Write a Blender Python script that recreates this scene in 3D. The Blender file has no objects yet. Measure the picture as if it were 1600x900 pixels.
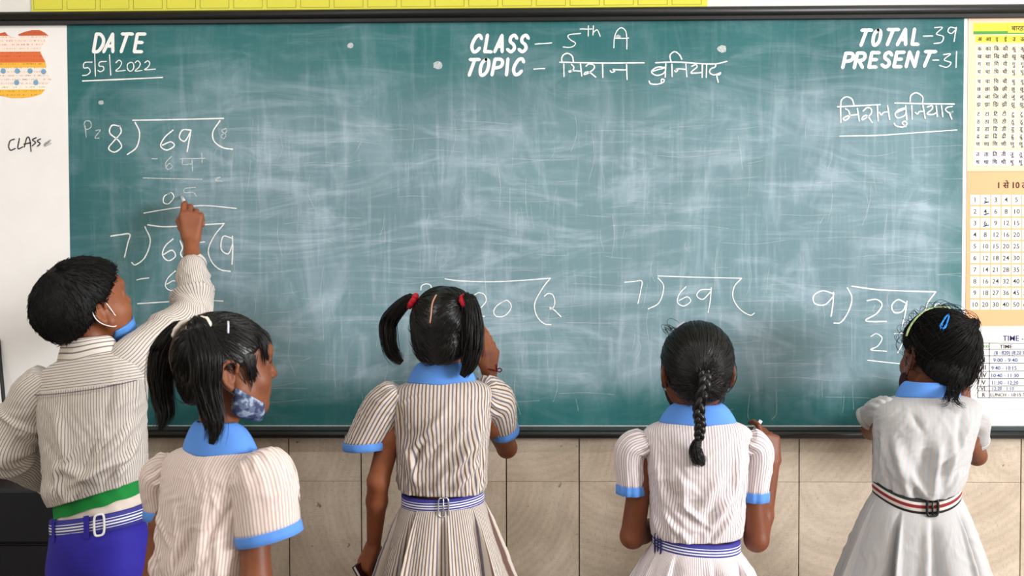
import bpy, bmesh, math, random
import numpy as np
from mathutils import Vector, Matrix
from mathutils.bvhtree import BVHTree

random.seed(7)
RNG = np.random.default_rng(7)
SC = bpy.context.scene
COL = SC.collection
PI = math.pi

# ------------------------------------------------------------------ camera
FPX = 1680.0
CAM = np.array([0.0631, -3.0, 1.42])
PITCH, YAW, ROLL = 0.02853, 0.02126, -0.00287
_f = np.array([-math.sin(YAW)*math.cos(PITCH), math.cos(YAW)*math.cos(PITCH), -math.sin(PITCH)])
_r = np.array([math.cos(YAW), math.sin(YAW), 0.0])
_u = np.cross(_r, _f)
CR = math.cos(ROLL)*_r + math.sin(ROLL)*_u
CU = -math.sin(ROLL)*_r + math.cos(ROLL)*_u
CF = _f
cam_d = bpy.data.cameras.new('camera')
cam_d.sensor_width = 36.0
cam_d.lens = 36.0*FPX/1600.0
cam_d.dof.use_dof = True
cam_d.dof.focus_distance = 2.85
cam_d.dof.aperture_fstop = 4.0
cam = bpy.data.objects.new('camera', cam_d)
COL.objects.link(cam)
cam.matrix_world = Matrix([[CR[0], CU[0], -CF[0], CAM[0]], [CR[1], CU[1], -CF[1], CAM[1]],
                           [CR[2], CU[2], -CF[2], CAM[2]], [0, 0, 0, 1]])
SC.camera = cam


def px(u, v, y=0.0):
    """world point seen at photo pixel (u, v) on the vertical plane Y = y"""
    d = CF + CR*((u-800.0)/FPX) + CU*((450.0-v)/FPX)
    t = (y-CAM[1])/d[1]
    return CAM + d*t


# ------------------------------------------------------------------ world, light, exposure
world = bpy.data.worlds.new('world')
SC.world = world
world.use_nodes = True
world.node_tree.nodes['Background'].inputs[0].default_value = (0.80, 0.88, 1.0, 1)
world.node_tree.nodes['Background'].inputs[1].default_value = 1.0


def area(name, loc, target, sx, sy, power, col=(1, 1, 1)):
    l = bpy.data.lights.new(name, 'AREA')
    l.shape = 'RECTANGLE'
    l.size, l.size_y = sx, sy
    l.energy = power
    l.color = col
    o = bpy.data.objects.new(name, l)
    COL.objects.link(o)
    o.location = loc
    d = Vector(target)-Vector(loc)
    o.rotation_euler = d.to_track_quat('-Z', 'Y').to_euler()
    return o


# daylight through the window openings (right wall strong, left wall weak)
area('window_daylight_right', (5.30, -3.4, 1.8), (0.0, -1.4, 1.1), 1.8, 1.35, 285, (0.98, 0.985, 1.0))
area('window_daylight_left', (-3.12, -3.6, 1.75), (0.0, -3.2, 1.4), 2.0, 1.35, 16, (0.93, 0.97, 1.0))
SC.view_settings.view_transform = 'Standard'
SC.view_settings.look = 'None'
SC.view_settings.gamma = 1.0
SC.view_settings.use_curve_mapping = False
SC.view_settings.exposure = 0.60


# ------------------------------------------------------------------ helpers: materials
def lin(r, g, b):
    def c(x):
        x /= 255.0
        return x/12.92 if x <= 0.04045 else ((x+0.055)/1.055)**2.4
    return (c(r), c(g), c(b), 1.0)


class NT:
    def __init__(self, name):
        self.m = bpy.data.materials.new(name)
        self.m.use_nodes = True
        self.t = self.m.node_tree
        self.b = self.t.nodes['Principled BSDF']

    def n(self, typ, **kw):
        nd = self.t.nodes.new(typ)
        for k, v in kw.items():
            setattr(nd, k, v)
        return nd

    def l(self, a, b):
        self.t.links.new(a, b)

    def val(self, sock, v):
        if hasattr(v, 'is_linked') or isinstance(v, bpy.types.NodeSocket):
            self.l(v, sock)
        else:
            sock.default_value = v

    def math(self, op, a, b=None, c=None, clamp=False):
        nd = self.n('ShaderNodeMath', operation=op, use_clamp=clamp)
        self.val(nd.inputs[0], a)
        if b is not None:
            self.val(nd.inputs[1], b)
        if c is not None:
            self.val(nd.inputs[2], c)
        return nd.outputs[0]

    def mix(self, fac, a, b, blend='MIX'):
        nd = self.n('ShaderNodeMix', data_type='RGBA', blend_type=blend)
        self.val(nd.inputs[0], fac)
        self.val(nd.inputs[6], a)
        self.val(nd.inputs[7], b)
        return nd.outputs[2]

    def noise(self, vec, scale, detail=3.0, rough=0.5, dist=0.0):
        nd = self.n('ShaderNodeTexNoise')
        nd.inputs['Scale'].default_value = scale
        nd.inputs['Detail'].default_value = detail
        nd.inputs['Roughness'].default_value = rough
        nd.inputs['Distortion'].default_value = dist
        if vec is not None:
            self.l(vec, nd.inputs['Vector'])
        return nd.outputs['Fac']

    def mapping(self, vec, scale=(1, 1, 1), rot=(0, 0, 0), loc=(0, 0, 0)):
        nd = self.n('ShaderNodeMapping')
        nd.inputs['Scale'].default_value = scale
        nd.inputs['Rotation'].default_value = rot
        nd.inputs['Location'].default_value = loc
        self.l(vec, nd.inputs['Vector'])
        return nd.outputs[0]

    def ramp(self, fac, stops, interp='LINEAR'):
        nd = self.n('ShaderNodeValToRGB')
        cr = nd.color_ramp
        cr.interpolation = interp
        while len(cr.elements) < len(stops):
            cr.elements.new(0.5)
        for e, (p, c) in zip(cr.elements, stops):
            e.position = p
            e.color = c
        self.l(fac, nd.inputs[0])
        return nd.outputs[0]

    def maprange(self, v, a, b, c=0.0, d=1.0, smooth=True):
        nd = self.n('ShaderNodeMapRange')
        nd.interpolation_type = 'SMOOTHSTEP' if smooth else 'LINEAR'
        self.l(v, nd.inputs[0])
        for i, x in enumerate((a, b, c, d)):
            nd.inputs[i+1].default_value = x
        return nd.outputs[0]

    def coord(self, which='Object'):
        return self.n('ShaderNodeTexCoord').outputs[which]

    def sep(self, v):
        nd = self.n('ShaderNodeSeparateXYZ')
        self.l(v, nd.inputs[0])
        return nd.outputs

    def bump(self, h, strength=0.3, dist=0.002):
        nd = self.n('ShaderNodeBump')
        nd.inputs['Strength'].default_value = strength
        nd.inputs['Distance'].default_value = dist
        self.l(h, nd.inputs['Height'])
        self.l(nd.outputs[0], self.b.inputs['Normal'])

    def set(self, col=None, rough=0.6, metal=0.0, spec=0.5, sheen=0.0):
        if col is not None:
            self.val(self.b.inputs['Base Color'], col)
        self.b.inputs['Roughness'].default_value = rough
        self.b.inputs['Metallic'].default_value = metal
        self.b.inputs['Specular IOR Level'].default_value = spec
        if sheen:
            self.b.inputs['Sheen Weight'].default_value = sheen
        return self.m


def plain(name, rgb, rough=0.6, metal=0.0, spec=0.4, var=0.12, scale=25.0):
    t = NT(name)
    nz = t.noise(t.coord(), scale, 4.0)
    c = lin(*rgb)
    d = tuple(x*(1-var*1.6) for x in c[:3])+(1,)
    t.set(t.mix(nz, d, tuple(min(1, x*(1+var*0.7)) for x in c[:3])+(1,)), rough, metal, spec)
    return t.m


# ------------------------------------------------------------------ helpers: objects
def link_mesh(name, me, mat, parent=None):
    o = bpy.data.objects.new(name, me)
    COL.objects.link(o)
    if mat is not None and not me.materials:
        for m in (mat if isinstance(mat, (list, tuple)) else [mat]):
            me.materials.append(m)
    if parent is not None:
        o.parent = parent
        # parents that are empties sit at a location; keep world placement
        o.matrix_parent_inverse = parent_world(parent).inverted()
    return o


def parent_world(p):
    m = Matrix.Translation(p.location)
    q = p.parent
    if q is not None:
        m = parent_world(q) @ p.matrix_parent_inverse @ m
    return m


def mesh_np(name, V, F, mat, parent=None, smooth=True, uv=None, attrs=None):
    """V (n,3), F (m,4) or (m,3) arrays"""
    V = np.ascontiguousarray(V, dtype=np.float32)
    F = np.ascontiguousarray(F, dtype=np.int32)
    me = bpy.data.meshes.new(name)
    k = F.shape[1]
    me.vertices.add(len(V))
    me.vertices.foreach_set('co', V.ravel())
    me.loops.add(F.size)
    me.loops.foreach_set('vertex_index', F.ravel())
    me.polygons.add(len(F))
    me.polygons.foreach_set('loop_start', np.arange(0, F.size, k, dtype=np.int32))
    me.polygons.foreach_set('loop_total', np.full(len(F), k, dtype=np.int32))
    me.polygons.foreach_set('use_smooth', np.full(len(F), smooth, dtype=bool))
    if uv is not None:
        l = me.uv_layers.new(name='UVMap')
        l.data.foreach_set('uv', np.ascontiguousarray(uv[F.ravel()], dtype=np.float32).ravel())
    if attrs:
        for an, av in attrs.items():
            a = me.attributes.new(an, 'FLOAT', 'POINT')
            a.data.foreach_set('value', np.ascontiguousarray(av, dtype=np.float32))
    me.update()
    me.validate()
    return link_mesh(name, me, mat, parent)


def bm_obj(name, bm, mat, parent=None, smooth=False, bevel=0.0):
    if bevel > 0:
        bmesh.ops.bevel(bm, geom=list(bm.edges), offset=bevel, segments=2, affect='EDGES', profile=0.5)
    me = bpy.data.meshes.new(name)
    bm.to_mesh(me)
    bm.free()
    if smooth:
        for p in me.polygons:
            p.use_smooth = True
    return link_mesh(name, me, mat, parent)


def box(name, lo, hi, mat, parent=None, bevel=0.0):
    bm = bmesh.new()
    bmesh.ops.create_cube(bm, size=1.0)
    lo, hi = np.array(lo), np.array(hi)
    c, s = (lo+hi)/2, hi-lo
    for v in bm.verts:
        v.co = Vector((c[0]+v.co.x*s[0], c[1]+v.co.y*s[1], c[2]+v.co.z*s[2]))
    return bm_obj(name, bm, mat, parent, bevel=bevel)


def empty(name, loc, label=None, cat=None, group=None):
    o = bpy.data.objects.new(name, None)
    COL.objects.link(o)
    o.location = [float(x) for x in loc]
    o.empty_display_size = 0.1
    return tag(o, label, cat, group)


def tag(o, label=None, cat=None, group=None, kind=None):
    if label:
        o['label'] = label
    if cat:
        o['category'] = cat
    if group:
        o['group'] = group
    if kind:
        o['kind'] = kind
    return o


def catmull(P, n=8):
    P = np.asarray(P, float)
    if len(P) < 3:
        t = np.linspace(0, 1, n+1)[:, None]
        return P[0]*(1-t)+P[-1]*t
    Q = np.vstack([2*P[0]-P[1], P, 2*P[-1]-P[-2]])
    out = []
    t = np.linspace(0, 1, n, endpoint=False)[:, None]
    for i in range(len(P)-1):
        a, b, c, d = Q[i:i+4]
        out.append(0.5*((2*b)+(-a+c)*t+(2*a-5*b+4*c-d)*t*t+(-a+3*b-3*c+d)*t**3))
    out.append(P[-1:])
    return np.vstack(out)


def grid_faces(nr, nc, off=0):
    i = np.arange(nr-1)[:, None]*nc+np.arange(nc-1)[None, :]
    i = i.ravel()+off
    return np.stack([i, i+1, i+nc+1, i+nc], 1)


def tube(name, P, r, mat, parent=None, sides=8, closed=False, flat=None):
    P = np.asarray(P, float)
    n = len(P)
    if closed:
        T = np.roll(P, -1, 0)-np.roll(P, 1, 0)
    else:
        T = np.gradient(P, axis=0)
    T /= np.linalg.norm(T, axis=1)[:, None]+1e-12
    N = np.zeros_like(P)
    v = np.cross(T[0], [0.31, 0.2, 0.93])
    v /= np.linalg.norm(v)
    for i in range(n):
        v = v-T[i]*np.dot(v, T[i])
        v /= np.linalg.norm(v)+1e-12
        N[i] = v
    B = np.cross(T, N)
    a = np.linspace(0, 2*PI, sides, endpoint=False)
    rr = np.broadcast_to(np.asarray(r, float), (n,))[:, None, None]
    V = P[:, None, :]+rr*(np.cos(a)[None, :, None]*N[:, None, :]+np.sin(a)[None, :, None]*B[:, None, :])
    V = V.reshape(-1, 3)
    F = []
    m = n if closed else n-1
    for i in range(m):
        j = (i+1) % n
        for k in range(sides):
            k2 = (k+1) % sides
            F.append((i*sides+k, i*sides+k2, j*sides+k2, j*sides+k))
    F = np.array(F)
    if not closed:
        V = np.vstack([V, P[0], P[-1]])
        c0, c1 = len(V)-2, len(V)-1
        ex = []
        for k in range(sides):
            k2 = (k+1) % sides
            ex.append((c0, k2, k, k))
            ex.append((c1, (n-1)*sides+k, (n-1)*sides+k2, (n-1)*sides+k2))
        me = bpy.data.meshes.new(name)
        me.from_pydata([tuple(x) for x in V], [], [tuple(f) for f in F]+[e[:3] for e in ex])
        for p in me.polygons:
            p.use_smooth = True
        me.update()
        return link_mesh(name, me, mat, parent)
    return mesh_np(name, V, F, mat, parent)


# ------------------------------------------------------------------ signed distance modelling (bodies, hair caps, shoes)
class Field:
    def __init__(self):
        self.ops = []

    def _add(self, lo, hi, fn, k, mode):
        self.ops.append((np.asarray(lo, float), np.asarray(hi, float), fn, k, mode))

    def cone(self, a, b, ra, rb, k=0.01, mode='u'):
        a, b = np.asarray(a, float), np.asarray(b, float)
        ab = b-a
        L2 = float(ab@ab)+1e-12
        r = max(ra, rb)

        def fn(X, Y, Z):
            x, y, z = X-a[0], Y-a[1], Z-a[2]
            t = np.clip((x*ab[0]+y*ab[1]+z*ab[2])/L2, 0, 1)
            return np.sqrt((x-t*ab[0])**2+(y-t*ab[1])**2+(z-t*ab[2])**2)-(ra+(rb-ra)*t)
        self._add(np.minimum(a, b)-r, np.maximum(a, b)+r, fn, k, mode)

    def ell(self, c, M, rad, k=0.01, mode='u'):
        c = np.asarray(c, float)
        rad = np.asarray(rad, float)
        M = np.asarray(M, float)
        r = np.sqrt(((M*rad[None, :])**2).sum(1))

        def fn(X, Y, Z):
            x, y, z = X-c[0], Y-c[1], Z-c[2]
            k0 = 0.0
            k1 = 0.0
            for i in range(3):
                q = (x*M[0, i]+y*M[1, i]+z*M[2, i])/rad[i]
                k0 = k0+q*q
                k1 = k1+(q/rad[i])**2
            k0 = np.sqrt(k0)
            return k0*(k0-1.0)/(np.sqrt(k1)+1e-9)
        self._add(c-r, c+r, fn, k, mode)

    def func(self, lo, hi, fn, k=0.005, mode='i'):
        self._add(lo, hi, fn, k, mode)

    def build(self, res, z_fine=None, coarse=3.5):
        lo = np.min([o[0] for o in self.ops if o[4] == 'u'], 0)-4*res
        hi = np.max([o[1] for o in self.ops if o[4] == 'u'], 0)+4*res
        xs = np.arange(lo[0], hi[0]+res, res)
        ys = np.arange(lo[1], hi[1]+res, res)
        if z_fine is None or z_fine <= lo[2]:
            zs = np.arange(lo[2], hi[2]+res, res)
        else:
            zs = np.concatenate([np.arange(lo[2], z_fine, res*coarse), np.arange(z_fine, hi[2]+res, res)])
        A = np.full((len(xs), len(ys), len(zs)), 0.2, np.float32)
        for lo_, hi_, fn, k, mode in self.ops:
            mg = 2.5*k+3*res
            sl = []
            for ax, l, h in ((xs, lo_[0], hi_[0]), (ys, lo_[1], hi_[1]), (zs, lo_[2], hi_[2])):
                m2 = mg*(coarse if (ax is zs and z_fine is not None and l < z_fine) else 1.0)
                i0, i1 = np.searchsorted(ax, l-m2), np.searchsorted(ax, h+m2)
                sl.append(slice(i0, i1))
            S = A[sl[0], sl[1], sl[2]]
            if S.size == 0:
                continue
            D = fn(xs[sl[0]][:, None, None].astype(np.float32), ys[sl[1]][None, :, None].astype(np.float32),
                   zs[sl[2]][None, None, :].astype(np.float32)).astype(np.float32)
            if mode == 'u':
                h = np.clip(0.5+0.5*(S-D)/k, 0, 1)
                R = S+(D-S)*h-k*h*(1-h)
            elif mode == 's':
                h = np.clip(0.5-0.5*(S+D)/k, 0, 1)
                R = S+(-D-S)*h+k*h*(1-h)
            else:
                h = np.clip(0.5-0.5*(S-D)/k, 0, 1)
                R = S+(D-S)*h+k*h*(1-h)
            A[sl[0], sl[1], sl[2]] = R
        return surface_nets(A, xs, ys, zs)


def surface_nets(A, xs, ys, zs):
    I = A < 0
    I[0] = I[-1] = False
    I[:, 0] = I[:, -1] = False
    I[:, :, 0] = I[:, :, -1] = False
    nx, ny, nz = A.shape
    c = np.zeros((nx-1, ny-1, nz-1), np.int8)
    for dx in (0, 1):
        for dy in (0, 1):
            for dz in (0, 1):
                c += I[dx:nx-1+dx, dy:ny-1+dy, dz:nz-1+dz]
    act = (c > 0) & (c < 8)
    idx = np.argwhere(act)
    vid = np.full(c.shape, -1, np.int32)
    vid[act] = np.arange(len(idx))
    cor = [(x, y, z) for x in (0, 1) for y in (0, 1) for z in (0, 1)]
    cv = np.stack([A[idx[:, 0]+a, idx[:, 1]+b, idx[:, 2]+d] for a, b, d in cor], 1)
    ci = np.stack([I[idx[:, 0]+a, idx[:, 1]+b, idx[:, 2]+d] for a, b, d in cor], 1)
    pos = np.zeros((len(idx), 3))
    cnt = np.zeros(len(idx))
    for i in range(8):
        for j in range(i+1, 8):
            if sum(abs(p-q) for p, q in zip(cor[i], cor[j])) != 1:
                continue
            m = ci[:, i] != ci[:, j]
            va, vb = cv[:, i], cv[:, j]
            t = np.where(m, np.clip(va/(va-vb+1e-20), 0, 1), 0)[:, None]
            p = np.array(cor[i])*(1-t)+np.array(cor[j])*t
            pos += np.where(m[:, None], p, 0)
            cnt += m
    pos = pos/np.maximum(cnt, 1)[:, None]+idx
    V = np.stack([np.interp(pos[:, a], np.arange(len(ax)), ax) for a, ax in enumerate((xs, ys, zs))], 1)
    FF = []
    for ax in range(3):
        s0 = [slice(1, -1)]*3
        s1 = [slice(1, -1)]*3
        s0[ax] = slice(0, -1)
        s1[ax] = slice(1, None)
        a, b = I[tuple(s0)], I[tuple(s1)]
        for flip, m in ((False, a & ~b), (True, ~a & b)):
            e = np.argwhere(m)
            if not len(e):
                continue
            off = np.ones(3, int)
            off[ax] = 0
            e = e+off
            u, w = (ax+1) % 3, (ax+2) % 3
            q = []
            for du, dw in ((-1, -1), (0, -1), (0, 0), (-1, 0)):
                k = e.copy()
                k[:, u] += du
                k[:, w] += dw
                q.append(vid[k[:, 0], k[:, 1], k[:, 2]])
            q = np.stack(q, 1)
            if flip:
                q = q[:, ::-1]
            FF.append(q)
    F = np.vstack(FF)
    F = F[(F >= 0).all(1)]
    return V, F


def frame(yaw, pitch=0.0, roll=0.0):
    """columns right, forward, up; yaw turns to the right, pitch looks up, roll tips to the right (degrees)"""
    y, p, r = math.radians(yaw), math.radians(pitch), math.radians(roll)
    R = np.array([math.cos(y), -math.sin(y), 0])
    F0 = np.array([math.sin(y), math.cos(y), 0])
    Z = np.array([0, 0, 1.0])
    F = F0*math.cos(p)+Z*math.sin(p)
    U = -F0*math.sin(p)+Z*math.cos(p)
    U2 = U*math.cos(r)+R*math.sin(r)
    R2 = R*math.cos(r)-U*math.sin(r)
    return np.stack([R2, F, U2], 1)


def unit(v):
    v = np.asarray(v, float)
    return v/np.linalg.norm(v)


# ------------------------------------------------------------------ materials of the setting
def mat_plaster(name, rgb):
    t = NT(name)
    v = t.coord()
    n1 = t.noise(v, 2.2, 5.0, 0.6)
    n2 = t.noise(v, 60.0, 3.0)
    c = lin(*rgb)
    d = tuple(x*0.90 for x in c[:3])+(1,)
    t.set(t.mix(t.maprange(n1, 0.35, 0.7), c, d), 0.75, spec=0.3)
    t.bump(n2, 0.08, 0.002)
    return t.m


M_wall = mat_plaster('cream_plaster', (238, 234, 226))
M_room = mat_plaster('buff_distemper', (176, 164, 142))
M_ceil = mat_plaster('white_ceiling', (235, 233, 228))


def mat_tile():
    t = NT('beige_stone_tile')
    info = t.n('ShaderNodeObjectInfo')
    co = t.coord('Object')
    rnd = info.outputs['Random']
    offx = t.math('MULTIPLY_ADD', rnd, 0.7, -0.35)
    rnd2 = t.math('FRACT', t.math('MULTIPLY', rnd, 7.31))
    offz = t.math('MULTIPLY_ADD', rnd2, 0.5, -0.45)
    cmb = t.n('ShaderNodeCombineXYZ')
    t.l(offx, cmb.inputs[0])
    t.l(t.math('MULTIPLY', rnd, 3.0), cmb.inputs[1])
    t.l(offz, cmb.inputs[2])
    add = t.n('ShaderNodeVectorMath', operation='ADD')
    t.l(co, add.inputs[0])
    t.l(cmb.outputs[0], add.inputs[1])
    v = add.outputs[0]
    wob = t.noise(v, 9.0, 3.0)
    sx, sy, sz = t.sep(v)
    rad = t.math('SQRT', t.math('ADD', t.math('MULTIPLY', sx, sx), t.math('MULTIPLY', t.math('MULTIPLY', sz, sz), 0.8)))
    ph = t.math('MULTIPLY_ADD', wob, 3.0, t.math('MULTIPLY', rad, 330.0))
    ring = t.math('MULTIPLY_ADD', t.math('SINE', ph), 0.5, 0.5)
    ph2 = t.math('MULTIPLY_ADD', wob, 5.0, t.math('MULTIPLY', rad, 95.0))
    ring2 = t.math('MULTIPLY_ADD', t.math('SINE', ph2), 0.5, 0.5)
    blot = t.noise(v, 6.0, 5.0, 0.65)
    grain = t.noise(t.mapping(v, (260, 260, 90)), 1.0, 3.0, 0.7)
    weave = t.noise(t.mapping(v, (70, 70, 420)), 1.0, 2.0, 0.6)
    c = t.mix(t.maprange(blot, 0.3, 0.72), lin(212, 196, 176), lin(188, 170, 149))
    c = t.mix(t.math('MULTIPLY', ring, 0.20), c, lin(228, 214, 196))
    c = t.mix(t.math('MULTIPLY', ring2, 0.13), c, lin(142, 126, 108))
    c = t.mix(t.math('MULTIPLY', t.maprange(grain, 0.5, 0.75), 0.32), c, lin(120, 104, 88))
    c = t.mix(t.math('MULTIPLY', t.maprange(weave, 0.5, 0.75), 0.22), c, lin(125, 110, 94))
    spot = t.noise(v, 38.0, 2.0)
    c = t.mix(t.maprange(spot, 0.72, 0.8, 0, 0.7), c, lin(96, 80, 64))
    t.set(c, 0.6, spec=0.3)
    t.bump(grain, 0.10, 0.001)
    return t.m


M_tile = mat_tile()
M_grout = plain('dark_grout', (62, 52, 44), 0.9)
M_floor = plain('grey_terrazzo', (112, 104, 96), 0.6, scale=120.0, var=0.25)


def mat_board():
    t = NT('green_chalkboard')
    v = t.coord()
    sx, sy, sz = t.sep(v)        # metres, origin bottom-left corner of the green panel
    base = t.mix(t.maprange(t.noise(v, 2.5, 4.0), 0.3, 0.7), lin(24, 88, 90), lin(38, 103, 104))
    # wiped chalk dust: broad clouds, swirling wipes, fine vertical and horizontal streaks
    cloud = t.noise(v, 1.5, 6.0, 0.62, 0.6)
    swirl = t.noise(t.mapping(v, (2.2, 1, 7.5), (0, 0.5, 0)), 1.0, 6.0, 0.62, 2.6)
    swirl2 = t.noise(t.mapping(v, (9.0, 1, 2.4), (0, 0.35, 0)), 1.0, 5.0, 0.6, 1.5)
    vs = t.noise(t.mapping(v, (48, 1, 3.2)), 1.0, 4.0, 0.65)
    vs2 = t.noise(t.mapping(v, (190, 1, 7.0)), 1.0, 3.0, 0.6)
    hs = t.noise(t.mapping(v, (3.0, 1, 110), (0, 0.02, 0)), 1.0, 3.0, 0.65)
    hs2 = t.noise(t.mapping(v, (2.0, 1, 42), (0, -0.015, 0)), 1.0, 4.0, 0.65)
    # where the board has been used most: the middle, less at the top margin, left and bottom edges
    mz = t.math('MULTIPLY', t.maprange(sz, 0.03, 0.18), t.maprange(sz, 1.12, 0.74, 0.22, 1.0))
    mx = t.math('MULTIPLY', t.maprange(sx, 0.02, 0.55, 0.25, 1.0), t.maprange(sx, 2.48, 2.36, 0.45, 1.0))
    use = t.math('MULTIPLY', mz, mx)
    wob = t.math('MULTIPLY_ADD', cloud, 0.7, use)
    lvl = t.maprange(wob, 0.35, 1.45, 0.0, 0.62)
    d = t.math('MULTIPLY', t.maprange(swirl, 0.44, 0.72), 0.28)
    d = t.math('ADD', d, t.math('MULTIPLY', t.maprange(swirl2, 0.46, 0.74), 0.22))
    d = t.math('MULTIPLY', d, t.math('ADD', t.math('MULTIPLY', use, 0.85), 0.32))
    s = t.math('ADD', t.math('MULTIPLY', t.maprange(vs, 0.5, 0.75), 0.30),
               t.math('MULTIPLY', t.maprange(hs2, 0.52, 0.78), 0.28))
    s = t.math('ADD', s, t.math('MULTIPLY', t.maprange(vs2, 0.58, 0.8), 0.20))
    s = t.math('ADD', s, t.math('MULTIPLY', t.maprange(hs, 0.6, 0.8), 0.30))
    s = t.math('MULTIPLY', s, t.math('ADD', t.math('MULTIPLY', use, 0.8), 0.12))
    dust = t.math('ADD', t.math('MULTIPLY', lvl, 0.68), t.math('ADD', d, s), clamp=True)
    c = t.mix(t.math('MULTIPLY', dust, 0.66), base, lin(192, 207, 222))
    t.set(c, 0.62, spec=0.25)
    return t.m


M_board = mat_board()
M_rail = plain('black_painted_steel', (13, 15, 15), 0.42, spec=0.5, var=0.25, scale=40)
M_panel = mat_plaster('white_panel', (243, 240, 238))


def mat_chalk(name, lo, hi, rgb=(238, 240, 240)):
    t = NT(name)
    v = t.coord('Object')
    n = t.noise(v, 420.0, 3.0, 0.7)
    t.set(lin(*rgb), 0.95, spec=0.1)
    t.l(t.maprange(n, 0.25, 0.7, lo, hi), t.b.inputs['Alpha'])
    return t.m


M_chalk = mat_chalk('white_chalk', 0.78, 1.0, (246, 247, 246))
M_chalk_faint = mat_chalk('faint_chalk', 0.25, 0.72)
M_paint = plain('white_paint', (240, 240, 238), 0.6, var=0.05)
M_marker = mat_chalk('black_marker', 0.6, 1.0, (44, 44, 50))
M_smudge = mat_chalk('grey_smudge', 0.05, 0.5, (120, 120, 122))

# ------------------------------------------------------------------ the room
ROOM_X, ROOM_Y0, ROOM_H = 3.0, -5.6, 3.05
WALL_Y = 0.035
BOARD_Z = CAM[2]-0.47135          # bottom of the green panel
BW, BH = 2.4878, 1.1267
tag(box('floor', (-3.2, ROOM_Y0-0.2, -0.1), (5.4, WALL_Y+0.2, 0.0), M_floor), kind='structure')
tag(box('ceiling', (-3.2, ROOM_Y0-0.2, ROOM_H), (5.4, WALL_Y+0.2, ROOM_H+0.1), M_ceil), kind='structure')
tag(box('wall_back', (-3.2, ROOM_Y0-0.2, 0), (5.4, ROOM_Y0, ROOM_H), M_room), kind='structure')


def side_wall(name, x0, x1, wy0, wy1, wz0, wz1):
    bm = bmesh.new()
    for lo, hi in (((x0, ROOM_Y0, 0), (x1, WALL_Y, wz0)), ((x0, ROOM_Y0, wz1), (x1, WALL_Y, ROOM_H)),
                   ((x0, ROOM_Y0, wz0), (x1, wy0, wz1)), ((x0, wy1, wz0), (x1, WALL_Y, wz1))):
        r = bmesh.ops.create_cube(bm, size=1.0)
        for v in r['verts']:
            v.co = Vector([(lo[i]+hi[i])/2+v.co[i]*(hi[i]-lo[i]) for i in range(3)])
    tag(bm_obj(name, bm, M_room), kind='structure')


side_wall('wall_right', 5.2, 5.4, -4.5, -1.8, 1.0, 2.5)
side_wall('wall_left', -3.2, -3.0, -4.7, -2.5, 1.0, 2.5)
M_wood = plain('brown_wood', (122, 84, 54), 0.55, var=0.2)
for wn, xw, y0, y1 in (('window_1', 5.2, -4.5, -1.8), ('window_2', -3.0, -4.7, -2.5)):
    w = empty(wn, (xw, (y0+y1)/2, 1.0))
    w['kind'] = 'structure'
    s = 1 if xw > 0 else -1
    xa, xb = sorted((xw, xw+s*0.06))
    for nm, lo, hi in (('frame_rail', (xa, y0, 1.0), (xb, y1, 1.05)), ('frame_rail', (xa, y0, 2.45), (xb, y1, 2.5)),
                       ('frame_stile', (xa, y0, 1.0), (xb, y0+0.05, 2.5)), ('frame_stile', (xa, y1-0.05, 1.0), (xb, y1, 2.5)),
                       ('mullion', (xa, (y0+y1)/2-0.02, 1.0), (xb, (y0+y1)/2+0.02, 2.5))):
        box(nm, lo, hi, M_wood, w, bevel=0.004)

# front wall: plaster above, tiled dado below
wf = tag(box('wall_front', (-3.2, WALL_Y, 0), (5.4, WALL_Y+0.2, ROOM_H), M_wall), kind='structure')
dado_h = BOARD_Z+0.02
box('grout_bed', (-3.0, WALL_Y-0.006, 0.0), (5.2, WALL_Y-0.0002, dado_h), M_grout, wf)
TX0 = px(452, 760, WALL_Y-0.01)[0]
TP = (px(1363, 760, WALL_Y-0.01)[0]-TX0)/8.0
zj = px(800, 752, WALL_Y-0.01)[2]
rows = [(zj+0.0004, dado_h)]
z = zj
while z > 0.0:
    rows.append((max(z-0.40, 0.0)+0.0004, z-0.0004))
    z -= 0.40
tile_me = {}
rt = random.Random(3)
for i in range(-12, 30):
    xa = TX0+i*TP
    if xa+TP < -3.0 or xa+TP > 4.2:
        continue
    for ri, (z0, z1) in enumerate(rows):
        if ri not in tile_me:
            bm = bmesh.new()
            bmesh.ops.create_cube(bm, size=1.0)
            for v in bm.verts:
                v.co = Vector((v.co.x*(TP-0.0032), v.co.y*0.010, v.co.z*(z1-z0)))
            bmesh.ops.bevel(bm, geom=list(bm.edges), offset=0.0006, segments=1, affect='EDGES')
            me = bpy.data.meshes.new('tile')
            bm.to_mesh(me)
            bm.free()
            me.materials.append(M_tile)
            tile_me[ri] = me
        o = bpy.data.objects.new('tile', tile_me[ri])
        COL.objects.link(o)
        o.parent = wf
        o.location = (xa+TP/2, WALL_Y-0.009+rt.uniform(-0.0006, 0.0006), (z0+z1)/2)

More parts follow.
